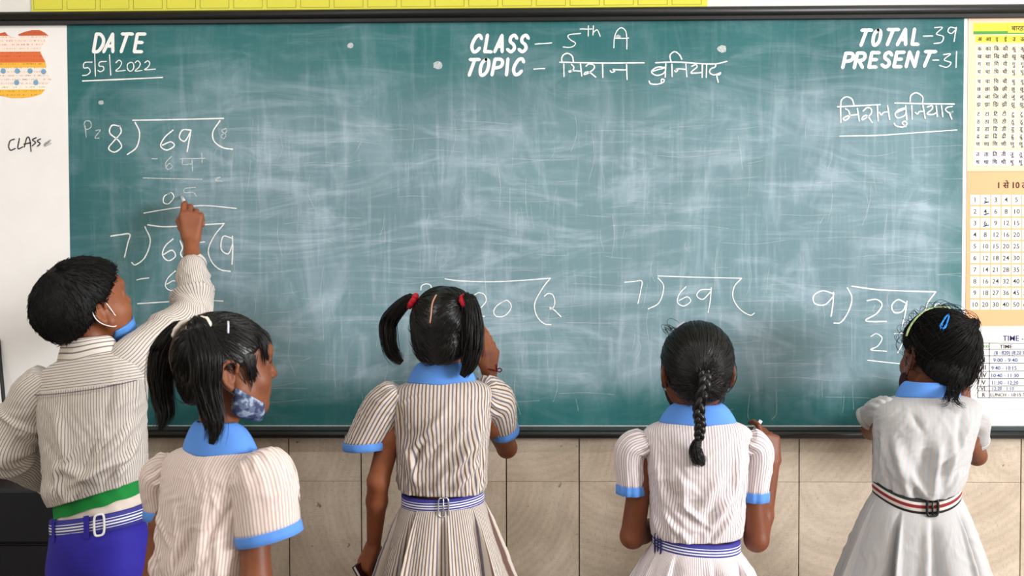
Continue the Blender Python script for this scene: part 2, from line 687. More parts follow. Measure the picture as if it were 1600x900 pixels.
# ------------------------------------------------------------------ ceiling tube lights (the room's lamps)
M_lampbody = plain('lamp_white_metal', (230, 230, 228), 0.4, var=0.04)
te = NT('tube_glow')
te.b.inputs['Emission Color'].default_value = (1.0, 0.97, 0.92, 1)
te.b.inputs['Emission Strength'].default_value = 6.0
te.set(lin(255, 255, 255), 0.5)
for i, (lx, ly, where) in enumerate(((-1.3, -1.7, 'front left'), (1.3, -1.7, 'front right'), (-1.3, -4.0, 'rear left'), (1.3, -4.0, 'rear right'))):
    t = empty('tube_light', (lx, ly, ROOM_H), 'white fluorescent tube light on the ceiling, %s of four' % where, 'lamp', 'ceiling tube lights')
    box('housing', (lx-0.62, ly-0.04, ROOM_H-0.05), (lx+0.62, ly+0.04, ROOM_H-0.0005), M_lampbody, t, bevel=0.006)
    tube('glass_tube', [(lx-0.58, ly, ROOM_H-0.075), (lx, ly, ROOM_H-0.075), (lx+0.58, ly, ROOM_H-0.075)], 0.014, te.m, t, 10)
    for e in (-0.59, 0.59):
        box('end_holder', (lx+e-0.012, ly-0.018, ROOM_H-0.095), (lx+e+0.012, ly+0.018, ROOM_H-0.05), M_lampbody, t)
    a = area('tube_light_source', (lx, ly, ROOM_H-0.10), (lx, ly+0.0001, 0), 1.15, 0.06, 10 if i < 2 else 6, (1.0, 0.985, 0.965))
    a.parent = t
    a.matrix_parent_inverse = parent_world(t).inverted()

# ------------------------------------------------------------------ chalkboard with its frame and side panels
bx0 = -BW/2
cb = empty('chalkboard', (0, 0, BOARD_Z), 'large green chalkboard in black frame with white side panels', 'chalkboard')
XL, XR = -1.62, 1.86
bm = bmesh.new()
bmesh.ops.create_cube(bm, size=1.0)
for v in bm.verts:
    v.co = Vector(((v.co.x+0.5)*BW, v.co.y*0.02+0.01, (v.co.z+0.5)*BH))
gp = bm_obj('green_panel', bm, M_board, cb)
gp.location = (bx0, 0, BOARD_Z)
gp.matrix_parent_inverse = parent_world(cb).inverted()
box('white_panel', (XL, 0.0, BOARD_Z), (bx0-0.0005, 0.02, BOARD_Z+BH), M_panel, cb)
box('white_panel', (-bx0+0.0005, 0.0, BOARD_Z), (XR, 0.02, BOARD_Z+BH), M_panel, cb)
box('backing_board', (XL, 0.02, BOARD_Z), (XR, 0.0285, BOARD_Z+BH), M_wood, cb)
ztop = BOARD_Z+BH
tube('top_rail', [(XL, -0.012, ztop+0.020), (0, -0.012, ztop+0.020), (XR, -0.012, ztop+0.020)], 0.0125, M_rail, cb, 16)
box('top_frame', (XL, -0.012, ztop-0.004), (XR, 0.026, ztop+0.012), M_rail, cb, bevel=0.002)
box('bottom_frame', (XL, -0.012, BOARD_Z-0.013), (XR, 0.026, BOARD_Z-0.0005), plain('dark_green_steel', (52, 66, 66), 0.4), cb, bevel=0.002)
tube('bottom_rail', [(XL, -0.010, BOARD_Z-0.023), (0, -0.010, BOARD_Z-0.023), (XR, -0.010, BOARD_Z-0.023)], 0.0115, M_rail, cb, 16)
box('side_frame', (XL-0.03, -0.012, BOARD_Z-0.03), (XL, 0.026, ztop+0.03), M_rail, cb, bevel=0.003)
box('side_frame', (XR, -0.012, BOARD_Z-0.03), (XR+0.03, 0.026, ztop+0.03), M_rail, cb, bevel=0.003)
# chalk ledge line of dust on the bottom frame
box('chalk_dust_line', (bx0+0.01, -0.0118, BOARD_Z-0.0004), (-bx0-0.01, -0.002, BOARD_Z+0.0012), mat_chalk('chalk_dust', 0.1, 0.75), cb)


def ribbon(name, strokes, width, mat, parent, y=-0.0008, n=6, jit=0.0, raw=False):
    """flat strokes drawn on the board; strokes are pixel polylines"""
    V, F = [], []
    for si, st in enumerate(strokes):
        st = np.asarray(st, float)
        P = st if raw else catmull(st, n if len(st) > 2 else 4)
        if len(st) == 2:
            P = P+RNG.normal(0, 0.18, P.shape)*[[0, 1]]
        W = np.array([px(a, b, y-0.00003*(si % 40)) for a, b in P])
        T = np.gradient(W, axis=0)
        T /= np.linalg.norm(T, axis=1)[:, None]+1e-9
        N = np.stack([-T[:, 2], 0*T[:, 0], T[:, 0]], 1)
        w = width/2*(1+jit*RNG.normal(0, 1, len(W)))[:, None]
        # round caps: extra ring points shrinking
        A = [W[0]-T[0]*width*0.45]+list(W)+[W[-1]+T[-1]*width*0.45]
        NN = [N[0]]+list(N)+[N[-1]]
        ww = [w[0]*0.35]+list(w)+[w[-1]*0.35]
        A, NN, ww = np.array(A), np.array(NN), np.array(ww)
        L, R = A+NN*ww, A-NN*ww
        b = len(V)
        for i in range(len(A)):
            V += [L[i], R[i]]
        for i in range(len(A)-1):
            F.append((b+2*i, b+2*i+1, b+2*i+3, b+2*i+2))
    o = mesh_np(name, np.array(V), np.array(F), mat, parent, smooth=False)
    return o


def crop(strokes, ox, oy, s):
    return [[(ox+a/s, oy+b/s) for a, b in st] for st in strokes]


# hand-painted headings
GLY = {
    'D': [[(0, 0), (0, 1)], [(0, 1), (.5, .97), (.92, .72), (.95, .38), (.55, .03), (0, 0)]],
    'A': [[(0, 0), (.55, 1)], [(.55, 1), (.92, 0)], [(.2, .33), (.8, .33)]],
    'T': [[(.16, 0), (.45, 1)], [(-.08, 1), (1.0, 1)]],
    'E': [[(.05, 0), (.05, 1)], [(.05, 1), (.9, 1)], [(.05, .52), (.75, .52)], [(.05, 0), (.88, 0)]],
    'C': [[(.95, .80), (.72, .99), (.35, .92), (.08, .55), (.08, .25), (.35, 0), (.7, .04), (.92, .22)]],
    'L': [[(.1, 1), (.1, 0)], [(.1, 0), (.92, 0)]],
    'S': [[(.95, .82), (.6, 1), (.2, .88), (.22, .62), (.7, .42), (.85, .18), (.5, 0), (.02, .14)]],
    'O': [[(.5, 1), (.14, .78), (.05, .4), (.2, .06), (.5, 0), (.85, .22), (.95, .6), (.82, .92), (.5, 1)]],
    'P': [[(.05, 0), (.05, 1)], [(.05, 1), (.7, .98), (.95, .78), (.8, .52), (.05, .42)]],
    'I': [[(.5, 0), (.5, 1)]],
    'R': [[(.05, 0), (.05, 1)], [(.05, 1), (.7, .98), (.92, .76), (.75, .52), (.05, .46)], [(.4, .46), (.92, 0)]],
    'N': [[(.05, 0), (.05, 1)], [(.05, 1), (.9, 0)], [(.9, 0), (.9, 1)]],
}


def painted(word, boxes, y0, y1, slope=0.0):
    st = []
    for ch, (x0, x1) in zip(word, boxes):
        w = x1-x0
        for s in GLY[ch]:
            st.append([(x0+2.0+(w-4)*(a*0.74+0.26*b), (y1-2.2)-(y1-y0-4.4)*b+slope*(x0-boxes[0][0])) for a, b in s])
    return st


for word, boxes, y0, y1, sl in (
        ('DATE', ((144, 166), (160, 185), (185, 209), (207, 230)), 51, 83, 0.0),
        ('CLASS', ((733, 756), (754, 775), (771, 792), (790, 811), (808, 829)), 53, 83, 0.0),
        ('TOPIC', ((729, 751), (746, 768), (766, 789), (786, 799), (798, 822)), 91, 120, -0.02),
        ('TOTAL', ((1341, 1364), (1360, 1380), (1382, 1406), (1400, 1423), (1422, 1441)), 45, 73, -0.02),
        ('PRESENT', ((1314, 1337), (1332, 1356), (1355, 1377), (1375, 1397), (1394, 1416), (1413, 1438), (1440, 1464)), 81, 108, -0.02)):
    o = ribbon('painted_word', painted(word, boxes, y0, y1, sl), 0.0094, M_paint, cb, y=-0.0006, n=8)
    o['label'] = 'white hand-painted word %s' % word

# chalk writing (pixel strokes)
W1, W2, W3 = 0.0037, 0.0029, 0.0025
writing = [
    ('date', W2, M_chalk, [[(144, 97), (132, 98), (131, 106), (138, 106), (141, 112), (136, 117), (129, 118)], [(148, 84), (149, 119)],
                           [(166, 96), (156, 97), (155, 103), (161, 104), (162, 109), (157, 112), (153, 110)], [(171, 86), (173, 117)],
                           [(181, 98), (186, 94), (190, 98), (187, 105), (181, 111), (196, 110)],
                           [(204, 97), (199, 101), (200, 109), (205, 111), (209, 106), (208, 99), (204, 97)],
                           [(211, 98), (215, 95), (219, 99), (217, 105), (211, 111), (222, 110)],
                           [(226, 98), (231, 95), (234, 99), (231, 105), (226, 109), (243, 108)]]),
    ('date underline', W1, M_chalk, [[(129, 126.5), (190, 124), (254, 121)]]),
    ('class', W2, M_chalk, [[(836, 69), (862, 67)]]+crop([
        [(305, 65), (215, 75), (200, 95), (225, 122), (262, 145), (245, 172), (205, 182), (160, 178)],
        [(370, 2), (368, 85)], [(300, 30), (400, 28)], [(412, 2), (408, 80)], [(408, 60), (440, 35), (455, 55), (468, 88)],
        [(582, 185), (587, 100), (610, 42), (645, 18), (680, 45), (690, 110), (690, 195)], [(585, 107), (705, 105)]], 850, 40, 5.333)),
    ('topic', W1, M_chalk, [[(834, 108), (851, 107)]]+crop([
        [(130, 305), (480, 312), (835, 310)], [(167, 425), (165, 320)],
        [(150, 308), (148, 270), (165, 242), (200, 232), (235, 255), (245, 300)],
        [(228, 322), (248, 345), (240, 372), (215, 388), (210, 378), (250, 376), (312, 380)], [(303, 315), (315, 420)],
        [(350, 338), (375, 320), (415, 330), (415, 360), (370, 395), (335, 408), (345, 390), (380, 390), (432, 430)], [(488, 318), (490, 432)],
        [(552, 375), (565, 390), (588, 380), (575, 366), (610, 368), (690, 370)], [(688, 325), (692, 450)],
        [(930, 310), (1100, 304), (1400, 320), (1525, 298)],
        [(1012, 350), (950, 345), (905, 370), (900, 395), (940, 415), (990, 402), (1012, 375)], [(905, 380), (1005, 352)], [(1015, 315), (1010, 430)],
        [(875, 462), (890, 485), (950, 488), (995, 470), (1000, 450), (980, 448), (978, 472)],
        [(1068, 425), (1065, 320)], [(1058, 300), (1050, 250), (1075, 222), (1100, 220), (1130, 245), (1148, 280)],
        [(1088, 375), (1100, 385), (1115, 370), (1100, 362), (1130, 360), (1185, 365)], [(1182, 322), (1190, 425)],
        [(1230, 340), (1265, 325), (1275, 345), (1245, 370), (1225, 395), (1270, 395), (1318, 390)], [(1320, 320), (1318, 432)],
        [(1355, 318), (1352, 432)],
        [(1432, 318), (1425, 345), (1390, 360), (1380, 390), (1410, 410), (1450, 402), (1472, 392), (1462, 410), (1440, 415), (1452, 472)]], 850, 40, 5.333)),
    ('total', W2, M_chalk, crop([
        [(770, 125), (840, 125)], [(855, 62), (912, 62), (868, 108), (918, 128), (905, 170), (850, 180)],
        [(1017, 68), (970, 60), (953, 90), (980, 105), (1013, 75)], [(1015, 60), (998, 165)]], 1280, 30, 4.7375)),
    ('present', W2, M_chalk, crop([
        [(840, 302), (885, 302)], [(920, 262), (972, 258), (925, 300), (975, 322), (945, 355), (890, 342)], [(1017, 240), (1012, 358)]], 1280, 30, 4.7375)),
    ('heading', W1, M_chalk, crop([
        [(135, 648), (300, 640), (452, 632)], [(160, 765), (157, 640)], [(160, 645), (165, 600), (200, 575), (240, 590), (258, 635)],
        [(195, 662), (218, 680), (225, 720), (195, 748), (178, 735), (215, 715), (288, 705)], [(282, 660), (297, 755)],
        [(325, 680), (355, 655), (385, 665), (380, 705), (320, 745), (325, 722), (355, 715), (392, 765)], [(430, 640), (436, 755)],
        [(446, 690), (460, 707), (478, 690), (515, 685)], [(506, 640), (522, 745)],
        [(560, 620), (780, 626), (1000, 628)],
        [(640, 655), (590, 670), (562, 700), (580, 730), (630, 715), (642, 690)], [(570, 692), (635, 662)], [(640, 640), (648, 745)],
        [(555, 770), (570, 790), (620, 798), (650, 775), (635, 755), (615, 770), (642, 795)],
        [(688, 740), (685, 640)], [(672, 610), (680, 565), (720, 545), (765, 575), (765, 620)],
        [(712, 690), (728, 702), (742, 684), (778, 682)], [(768, 640), (785, 735)],
        [(800, 650), (835, 640), (835, 665), (798, 700), (840, 705), (872, 690)], [(865, 640), (875, 720)], [(905, 640), (915, 720)],
        [(985, 645), (950, 652), (935, 670), (960, 692), (990, 685), (968, 700), (982, 740)]], 1280, 30, 4.7375)),
    ('heading underline', W2, M_chalk, crop([[(152, 865), (430, 860), (720, 840), (1020, 820)]], 1280, 30, 4.7375)),
    ('division sum 69 by 8', W1, M_chalk, crop([
        [(293, 76), (480, 73), (680, 68)], [(303, 85), (322, 130), (310, 190), (270, 222)],
        [(465, 118), (430, 148), (412, 185), (438, 203), (470, 185), (455, 168), (420, 182)],
        [(540, 118), (505, 118), (492, 150), (515, 165), (538, 128)], [(541, 118), (525, 210)],
        [(665, 78), (635, 125), (640, 165), (675, 192), (718, 200)],
        [(240, 102), (205, 98), (195, 130), (232, 162), (245, 190), (215, 212), (190, 195), (215, 162), (243, 128), (238, 100)]], 100, 160, 2.728)),
    ('subtraction 64', W3, M_chalk_faint, crop([
        [(375, 240), (397, 240)], [(458, 230), (434, 258), (440, 285), (462, 275), (450, 260), (436, 274)],
        [(495, 241), (600, 238)], [(505, 245), (507, 265), (545, 262)], [(545, 240), (548, 292)], [(587, 215), (589, 258)],
        [(337, 322), (460, 325), (590, 328)],
        [(560, 362), (515, 368), (515, 385), (548, 383), (566, 400)], [(690, 110), (672, 122), (690, 138), (680, 155), (670, 142), (692, 125), (690, 110)],
        [(85, 95), (92, 80), (112, 82), (115, 105), (95, 115), (86, 98)], [(90, 100), (95, 150)], [(135, 120), (155, 118), (132, 150), (150, 152)],
        [(640, 325), (668, 318), (645, 332), (672, 336)]], 100, 160, 2.728)),
    ('remainder zero', W2, M_chalk, crop([
        [(455, 385), (428, 400), (424, 425), (445, 432), (468, 405), (458, 385), (440, 392)],
        [(340, 472), (420, 458), (490, 448), (600, 440), (735, 452)]], 100, 160, 2.728)),
    ('division sum 63 by 7', W1, M_chalk, crop([
        [(200, 570), (240, 564), (280, 562), (272, 600), (258, 660)], [(345, 530), (368, 590), (345, 660), (305, 692), (288, 682)],
        [(357, 522), (430, 530), (550, 524), (683, 516)],
        [(465, 582), (432, 612), (420, 650), (445, 675), (475, 655), (460, 630), (425, 648)], [(495, 590), (505, 620), (497, 645), (512, 672)],
        [(572, 597), (600, 595)], [(680, 520), (640, 570), (615, 630), (630, 680), (665, 712), (708, 720)],
        [(715, 578), (678, 572), (670, 625), (700, 645), (718, 605)], [(718, 570), (719, 630), (716, 690)]], 100, 160, 2.728)),
    ('subtraction line', W2, M_chalk, crop([
        [(310, 757), (330, 752), (362, 748)], [(475, 718), (442, 750), (433, 785), (458, 802), (488, 785), (470, 760), (438, 775)],
        [(500, 720), (512, 750), (498, 800)],
        [(313, 858), (440, 850), (560, 842), (678, 847)]], 100, 160, 2.728)),
    ('division sum 20', W2, M_chalk, crop([
        [(340, 97), (500, 117), (800, 125), (1100, 110), (1355, 90)],
        [(1355, 90), (1290, 170), (1210, 310), (1205, 400), (1240, 480), (1300, 530), (1360, 537)],
        [(615, 258), (665, 230), (720, 250), (735, 310), (690, 370), (630, 440), (720, 458)],
        [(890, 325), (935, 303), (975, 345), (965, 400), (905, 455), (835, 457), (808, 412), (840, 355), (905, 312)],
        [(1295, 265), (1330, 238), (1375, 250), (1395, 310), (1385, 365), (1357, 388), (1352, 370), (1400, 405), (1455, 460)],
        [(108, 205), (115, 165), (160, 145), (205, 165), (205, 240), (150, 260)]], 640, 420, 6.154)),
    ('division sum 69 by 7', W2, M_chalk, crop([
        [(45, 60), (85, 57), (122, 55), (118, 95), (105, 155)], [(195, 40), (220, 80), (200, 150), (150, 180)], [(195, 32), (380, 38), (568, 42)],
        [(320, 80), (290, 112), (282, 150), (310, 166), (340, 145), (325, 125), (288, 142)],
        [(430, 92), (385, 95), (368, 120), (395, 136), (430, 102)], [(432, 85), (428, 140), (418, 195)],
        [(568, 42), (535, 80), (530, 130), (560, 180), (605, 207), (625, 198)]], 960, 420, 2.857)),
    ('division sum 29 by 9', W1, M_chalk, crop([
        [(980, 112), (930, 98), (890, 120), (895, 155), (940, 160), (978, 122)], [(978, 105), (975, 160), (967, 212)],
        [(1040, 85), (1060, 130), (1045, 190), (1012, 238), (980, 242)], [(1060, 78), (1200, 95), (1435, 103)],
        [(1128, 142), (1170, 137), (1195, 160), (1170, 200), (1122, 232), (1215, 235)],
        [(1300, 152), (1265, 138), (1238, 165), (1250, 195), (1285, 190), (1303, 155)], [(1306, 145), (1298, 200), (1285, 255)],
        [(1435, 103), (1400, 150), (1385, 195)], [(1425, 185), (1435, 160), (1455, 160), (1462, 190)]], 960, 420, 2.857)),
    ('subtraction 27', W2, M_chalk, crop([
        [(1145, 302), (1170, 290), (1195, 310), (1175, 345), (1145, 362), (1215, 368)], [(1250, 290), (1302, 290), (1285, 335), (1265, 375)],
        [(1130, 408), (1190, 415), (1290, 425)]], 960, 420, 2.857)),
]


def clusters(strokes, gap=15.0):
    groups = []
    for st in strokes:
        p = catmull(st, 5)
        hit = [g for g in groups if any(np.min(np.linalg.norm(p[:, None]-q[None], axis=2)) < gap for q in g[1])]
        new = ([st], [p])
        for g in hit:
            new = (g[0]+new[0], g[1]+new[1])
            groups.remove(g)
        groups.append(new)
    return [g[0] for g in groups]


for what, w, m, st in writing:
    for g in clusters(st):
        o = ribbon('chalk_writing', g, w, m, cb, y=-0.0009, n=7, jit=0.10)
        o['label'] = 'white chalk writing, %s' % what
# faint scratches left by earlier writing, nobody could count them
rs = random.Random(5)
scr = []
for i in range(230):
    x, y = rs.uniform(330, 1480), rs.uniform(180, 640)
    if rs.random() < 0.5:
        L = rs.uniform(20, 120)
        scr.append([(x, y), (x+L*0.5, y+rs.uniform(-3, 3)), (x+L, y+rs.uniform(-5, 5))])
    else:
        L = rs.uniform(15, 70)
        scr.append([(x, y), (x+rs.uniform(-4, 4), y+L*0.5), (x+rs.uniform(-8, 8), min(y+L, 655))])
o = ribbon('chalk_scratches', scr, 0.0016, mat_chalk('scratch_chalk', 0.04, 0.32), cb, y=-0.0004, n=4, jit=0.2)
o['kind'] = 'stuff'
# small chalk blots
for bxp, byp, r in ((158, 160, 5), (684, 102, 9), (548, 71, 6), (1128, 76, 8), (966, 58, 5)):
    pts = [(bxp+r*math.cos(a)*rs.uniform(.7, 1.1), byp+r*0.8*math.sin(a)*rs.uniform(.7, 1.1)) for a in np.linspace(0, 2*PI, 9)[:-1]]
    bm = bmesh.new()
    vs = [bm.verts.new(Vector(px(a, b, -0.0005))) for a, b in pts]
    bm.faces.new(vs)
    bm_obj('chalk_blot', bm, M_chalk_faint, cb)
o = ribbon('marker_word', crop([
    [(97, 760), (68, 772), (58, 810), (72, 834), (102, 822)], [(130, 755), (120, 822), (152, 812)],
    [(163, 812), (180, 752), (198, 758), (208, 842)], [(160, 792), (206, 785)],
    [(242, 750), (217, 765), (238, 782), (216, 805)], [(272, 758), (250, 772), (268, 790), (250, 808)]], 0, 40, 4.283), 0.0036, M_marker, cb, n=7)
o['label'] = 'black marker word CLASS'
ribbon('marker_smudge', crop([[(295, 800), (330, 775)], [(302, 790), (336, 768)], [(300, 806), (338, 790)]], 0, 40, 4.283), 0.006, M_smudge, cb)


# ------------------------------------------------------------------ posters and charts
def flat(name, x0, y0, x1, y1, depth, mat, parent, t=0.0008):
    """thin sheet between pixel corners on the board plane, its face at Y = -depth"""
    a, b = px(x0, y0, -depth), px(x1, y1, -depth)
    return box(name, (a[0], -depth, b[2]), (b[0], -depth+t, a[2]), mat, parent)


def text_mesh(items, name, mat, parent, depth, res=2, bold=0.012):
    """items: (string, pixel x centre, pixel y baseline, pixel height, squeeze)"""
    V, F = [], []
    for s, cx, by, hpx, sq in items:
        c = bpy.data.curves.new('glyphs', 'FONT')
        c.body = s
        c.size = 1.0
        c.offset = bold
        c.resolution_u = res
        c.align_x = 'CENTER'
        ob = bpy.data.objects.new('glyphs', c)
        COL.objects.link(ob)
        dg = bpy.context.evaluated_depsgraph_get()
        me = bpy.data.meshes.new_from_object(ob.evaluated_get(dg))
        o0 = px(cx, by, -depth)
        sc = np.linalg.norm(px(cx, by-hpx, -depth)-o0)/0.69
        b = len(V)
        for v in me.vertices:
            V.append((o0[0]+v.co.x*sc*sq, -depth, o0[2]+v.co.y*sc))
        for p in me.polygons:
            F.append([b+i for i in p.vertices])
        bpy.data.objects.remove(ob)
        bpy.data.curves.remove(c)
        bpy.data.meshes.remove(me)
    me = bpy.data.meshes.new(name)
    me.from_pydata(V, [], F)
    me.update()
    return link_mesh(name, me, mat, parent)


M_peach = plain('peach_paper', (236, 196, 168), 0.55, var=0.03, scale=4)
M_orange_paper = plain('orange_peach_paper', (232, 172, 124), 0.55, var=0.05, scale=4)
M_white_paper = plain('white_paper', (246, 243, 240), 0.6, var=0.03, scale=5)
M_yellow_paper = plain('yellow_paper', (222, 216, 74), 0.6, var=0.06, scale=6)
M_yellow = plain('yellow_print', (226, 208, 60), 0.6, var=0.04)
M_green_print = plain('green_print', (70, 150, 58), 0.6, var=0.04)
M_cream = plain('cream_print', (244, 234, 210), 0.6, var=0.02)
M_lilac = plain('lilac_print', (232, 226, 240), 0.6, var=0.02)
M_cell = plain('cell_white', (250, 248, 246), 0.6, var=0.02)
M_ink = plain('dark_ink', (44, 40, 38), 0.7)
M_blue_ink = plain('blue_ink', (44, 74, 140), 0.7)
M_navy_ink = plain('navy_ink', (36, 34, 96), 0.7)
M_grey_line = plain('grey_line', (176, 170, 160), 0.7)

# yellow chart above the board
yc = empty('yellow_chart', px(580, 10, 0.03), 'long yellow paper chart ruled with boxes above the chalkboard', 'chart')
a, b = px(50, 17, 0.034), px(1105, 9, 0.034)
zb = ztop+0.034
box('sheet', (a[0], 0.032, zb), (b[0], 0.0335, zb+0.36), M_yellow_paper, yc)
box('white_border', (a[0], 0.0318, zb), (b[0], 0.0334, zb+0.006), M_white_paper, yc)
n = 20
cw = (b[0]-a[0]-0.01)/n
bm = bmesh.new()
for i in range(n):
    for j in range(2):
        x0, z0 = a[0]+0.006+i*cw, zb+0.014+j*0.165
        x1, z1 = x0+cw*0.86, z0+0.15
        for lo, hi in (((x0, z0), (x1, z0+0.0012)), ((x0, z1), (x1, z1+0.0012)), ((x0, z0), (x0+0.0012, z1)), ((x1, z0), (x1+0.0012, z1))):
            vs = [bm.verts.new((p, 0.0316, q)) for p, q in ((lo[0], lo[1]), (hi[0], lo[1]), (hi[0], hi[1]), (lo[0], hi[1]))]
            bm.faces.new(vs)
bm_obj('ruled_boxes', bm, plain('ochre_line', (150, 142, 50), 0.7), yc)

# torn poster on the left panel
tp = empty('torn_poster', px(35, 150, 0), 'torn remains of an orange and yellow printed poster on white panel', 'poster')
outline = [(-72, 60), (-40, 55), (0, 52), (8, 50), (12, 55), (22, 58), (36, 60), (28, 54), (38, 50), (50, 47), (62, 47), (70, 51), (76, 56), (70, 60), (72, 65), (66, 70),
           (64, 76), (63, 82), (66, 88), (70, 95), (72, 103), (73, 111), (78, 119), (82, 124), (76, 130), (72, 136), (70, 140),
           (64, 147), (52, 151), (36, 153), (18, 153), (4, 150), (-50, 151), (-76, 148), (-70, 120), (-78, 90)]
tt = NT('torn_poster_print')
vv = tt.coord('Object')
tx, ty, tz = tt.sep(vv)
y_of = lambda v: px(30, v, -0.001)[2]-px(35, 150, 0)[2]
zt, zb_ = y_of(40), y_of(160)
fac = tt.maprange(tz, zb_, zt, 0.0, 1.0, smooth=False)
pos = lambda v: (y_of(v)-zb_)/(zt-zb_)
YEL, ORG, PCH, PNK = lin(246, 186, 58), lin(226, 108, 54), lin(250, 228, 216), lin(244, 232, 222)
band = tt.ramp(fac, [(0.0, YEL), (pos(140), lin(250, 240, 224)), (pos(134), PNK), (pos(106), YEL), (pos(98), ORG), (pos(81), PCH), (pos(56), lin(204, 92, 46))], 'CONSTANT')
txt = tt.noise(tt.mapping(vv, (330, 1, 60)), 1.0, 2.0, 0.6)
lines = tt.math('SINE', tt.math('MULTIPLY', tz, 2*PI/0.0108))
tm = tt.math('MULTIPLY', tt.maprange(txt, 0.5, 0.58), tt.maprange(lines, 0.3, 0.6))
tt.set(tt.mix(tt.math('MULTIPLY', tm, 0.55), band, lin(120, 80, 60)), 0.6)
bm = bmesh.new()
ctr = px(35, 150, 0)
top = [bm.verts.new(Vector(px(u, v, -0.0012)-ctr)) for u, v in outline]
f = bm.faces.new(top)
r = bmesh.ops.extrude_face_region(bm, geom=[f])
for g in r['geom']:
    if isinstance(g, bmesh.types.BMVert):
        g.co.y += 0.0010
bmesh.ops.triangulate(bm, faces=list(bm.faces))
o = bm_obj('torn_sheet', bm, tt.m)
o.parent = tp
M_icon = plain('blue_icon', (128, 172, 204), 0.6, var=0.2, scale=300)
for u, v in ((5, 111), (27, 111), (47, 111), (68, 112), (26, 129), (56, 129)):
    bm = bmesh.new()
    bmesh.ops.create_circle(bm, cap_ends=True, radius=0.0075, segments=16)
    for q in bm.verts:
        q.co = Vector(px(u, v, -0.0016))+Vector((q.co.x, 0, q.co.y))
    bm_obj('printed_icon', bm, M_icon, tp)

# syllable chart, top of right panel
bc = empty('syllable_chart', px(1600, 266, 0), 'peach Hindi syllable chart with yellow heading on right panel', 'chart')
flat('sheet', 1513, 29, 1832, 267, 0.0012, M_peach, bc)
flat('heading_band', 1521, 36, 1826, 49, 0.0014, M_yellow, bc, 0.0004)
flat('green_band', 1521, 49, 1826, 51.4, 0.0016, M_green_print, bc, 0.0004)
flat('title_box', 1575, 36.5, 1624, 51, 0.0019, M_yellow, bc, 0.0004)
text_mesh([('बारहखड़ी', 1599, 47.5, 7.4, 1.0)], 'title', M_ink, bc, 0.0022, 3)
cons = ['', 'क', 'ख', 'ग', 'घ', 'च', 'छ', 'ज', 'झ', 'ट', 'ठ', 'ड', 'ढ', 'ण', 'त', 'थ']
vow = ['अ', 'आ', 'इ', 'ई', 'उ', 'ऊ', 'ए', 'ऐ', 'ओ', 'औ', 'अं', 'अः']
sgn = ['', 'ा', 'ि', 'ी', 'ु', 'ू', 'े', 'ै', 'ो', 'ौ', 'ं', 'ः']
rowy = [61, 76, 88, 100, 112, 127, 139, 151, 163, 178, 190, 201.5, 213, 225, 241, 253]
items = []
for ri, ry in enumerate(rowy):
    sk = -0.35*(ry-61)/12.0*0.6
    for ci in range(12):
        cx = 1531+13.4*ci+sk
        if ri == 0:
            s = vow[ci]
        else:
            s = ('ि'+cons[ri]) if ci == 2 else cons[ri]+sgn[ci]
        items.append((s, cx, ry+3.2, 6.3, 0.9))
text_mesh(items, 'syllables', M_ink, bc, 0.0022, 1)
bm_cells = {}
for ri, ry in enumerate(rowy):
    m = M_yellow if ri == 0 else (M_lilac if ri >= 14 else M_cream)
    sk = -0.35*(ry-61)/12.0*0.6
    bm = bm_cells.setdefault(m.name, (bmesh.new(), m))[0]
    for ci in range(12):
        cx = 1531+13.4*ci+sk
        a, b = px(cx-(6.7 if ri in (0, 14, 15) else 5.2), ry-5.4, -0.0014), px(cx+(6.7 if ri in (0, 14, 15) else 5.2), ry+5.4, -0.0014)
        vs = [bm.verts.new(q) for q in ((a[0], -0.0015, b[2]), (b[0], -0.0015, b[2]), (b[0], -0.0015, a[2]), (a[0], -0.0015, a[2]))]
        bm.faces.new(vs)
for bm, m in bm_cells.values():
    bm_obj('printed_cells', bm, m, bc)

# multiplication table chart
mc = empty('multiplication_chart', px(1600, 508, 0), 'peach multiplication table chart with white number cells', 'chart')
flat('sheet', 1511, 268, 1760, 509, 0.0012, M_orange_paper, mc)
text_mesh([('1 से 10 तक', 1586, 294, 9.5, 0.95)], 'title', M_ink, mc, 0.0022, 2)
items = []
bm = bmesh.new()
cell_me = None
for i in range(10):
    for j in range(10):
        cx, cy = 1523.5+16.2*j-0.05*i, 312.2+18.2*i
        items.append((str((i+1)*(j+1)), cx, cy+3.4, 7.2, 1.0))
        a, b = px(cx-7.0, cy-7.6, -0.0018), px(cx+7.0, cy+7.6, -0.0018)
        if cell_me is None:
            o = box('number_cell', (a[0], -0.0018, b[2]), (b[0], -0.0012, a[2]), M_cell, mc)
            cell_me, c0 = o.data, np.array([(a[0]+b[0])/2, (a[2]+b[2])/2])
        else:
            o = bpy.data.objects.new('number_cell', cell_me)
            COL.objects.link(o)
            o.parent = mc
            o.matrix_parent_inverse = parent_world(mc).inverted()
            o.location = ((a[0]+b[0])/2-c0[0], 0, (a[2]+b[2])/2-c0[1])
bm.free()
text_mesh(items, 'numbers', M_ink, mc, 0.0022, 2)
for tk in ([(1538, 317.5), (1545, 315.5)], [(1538, 335.5), (1545, 333.5)], [(1537, 353.5), (1545, 351.5)]):
    ribbon('pen_tick', [tk], 0.003, M_navy_ink, mc, y=-0.0024)

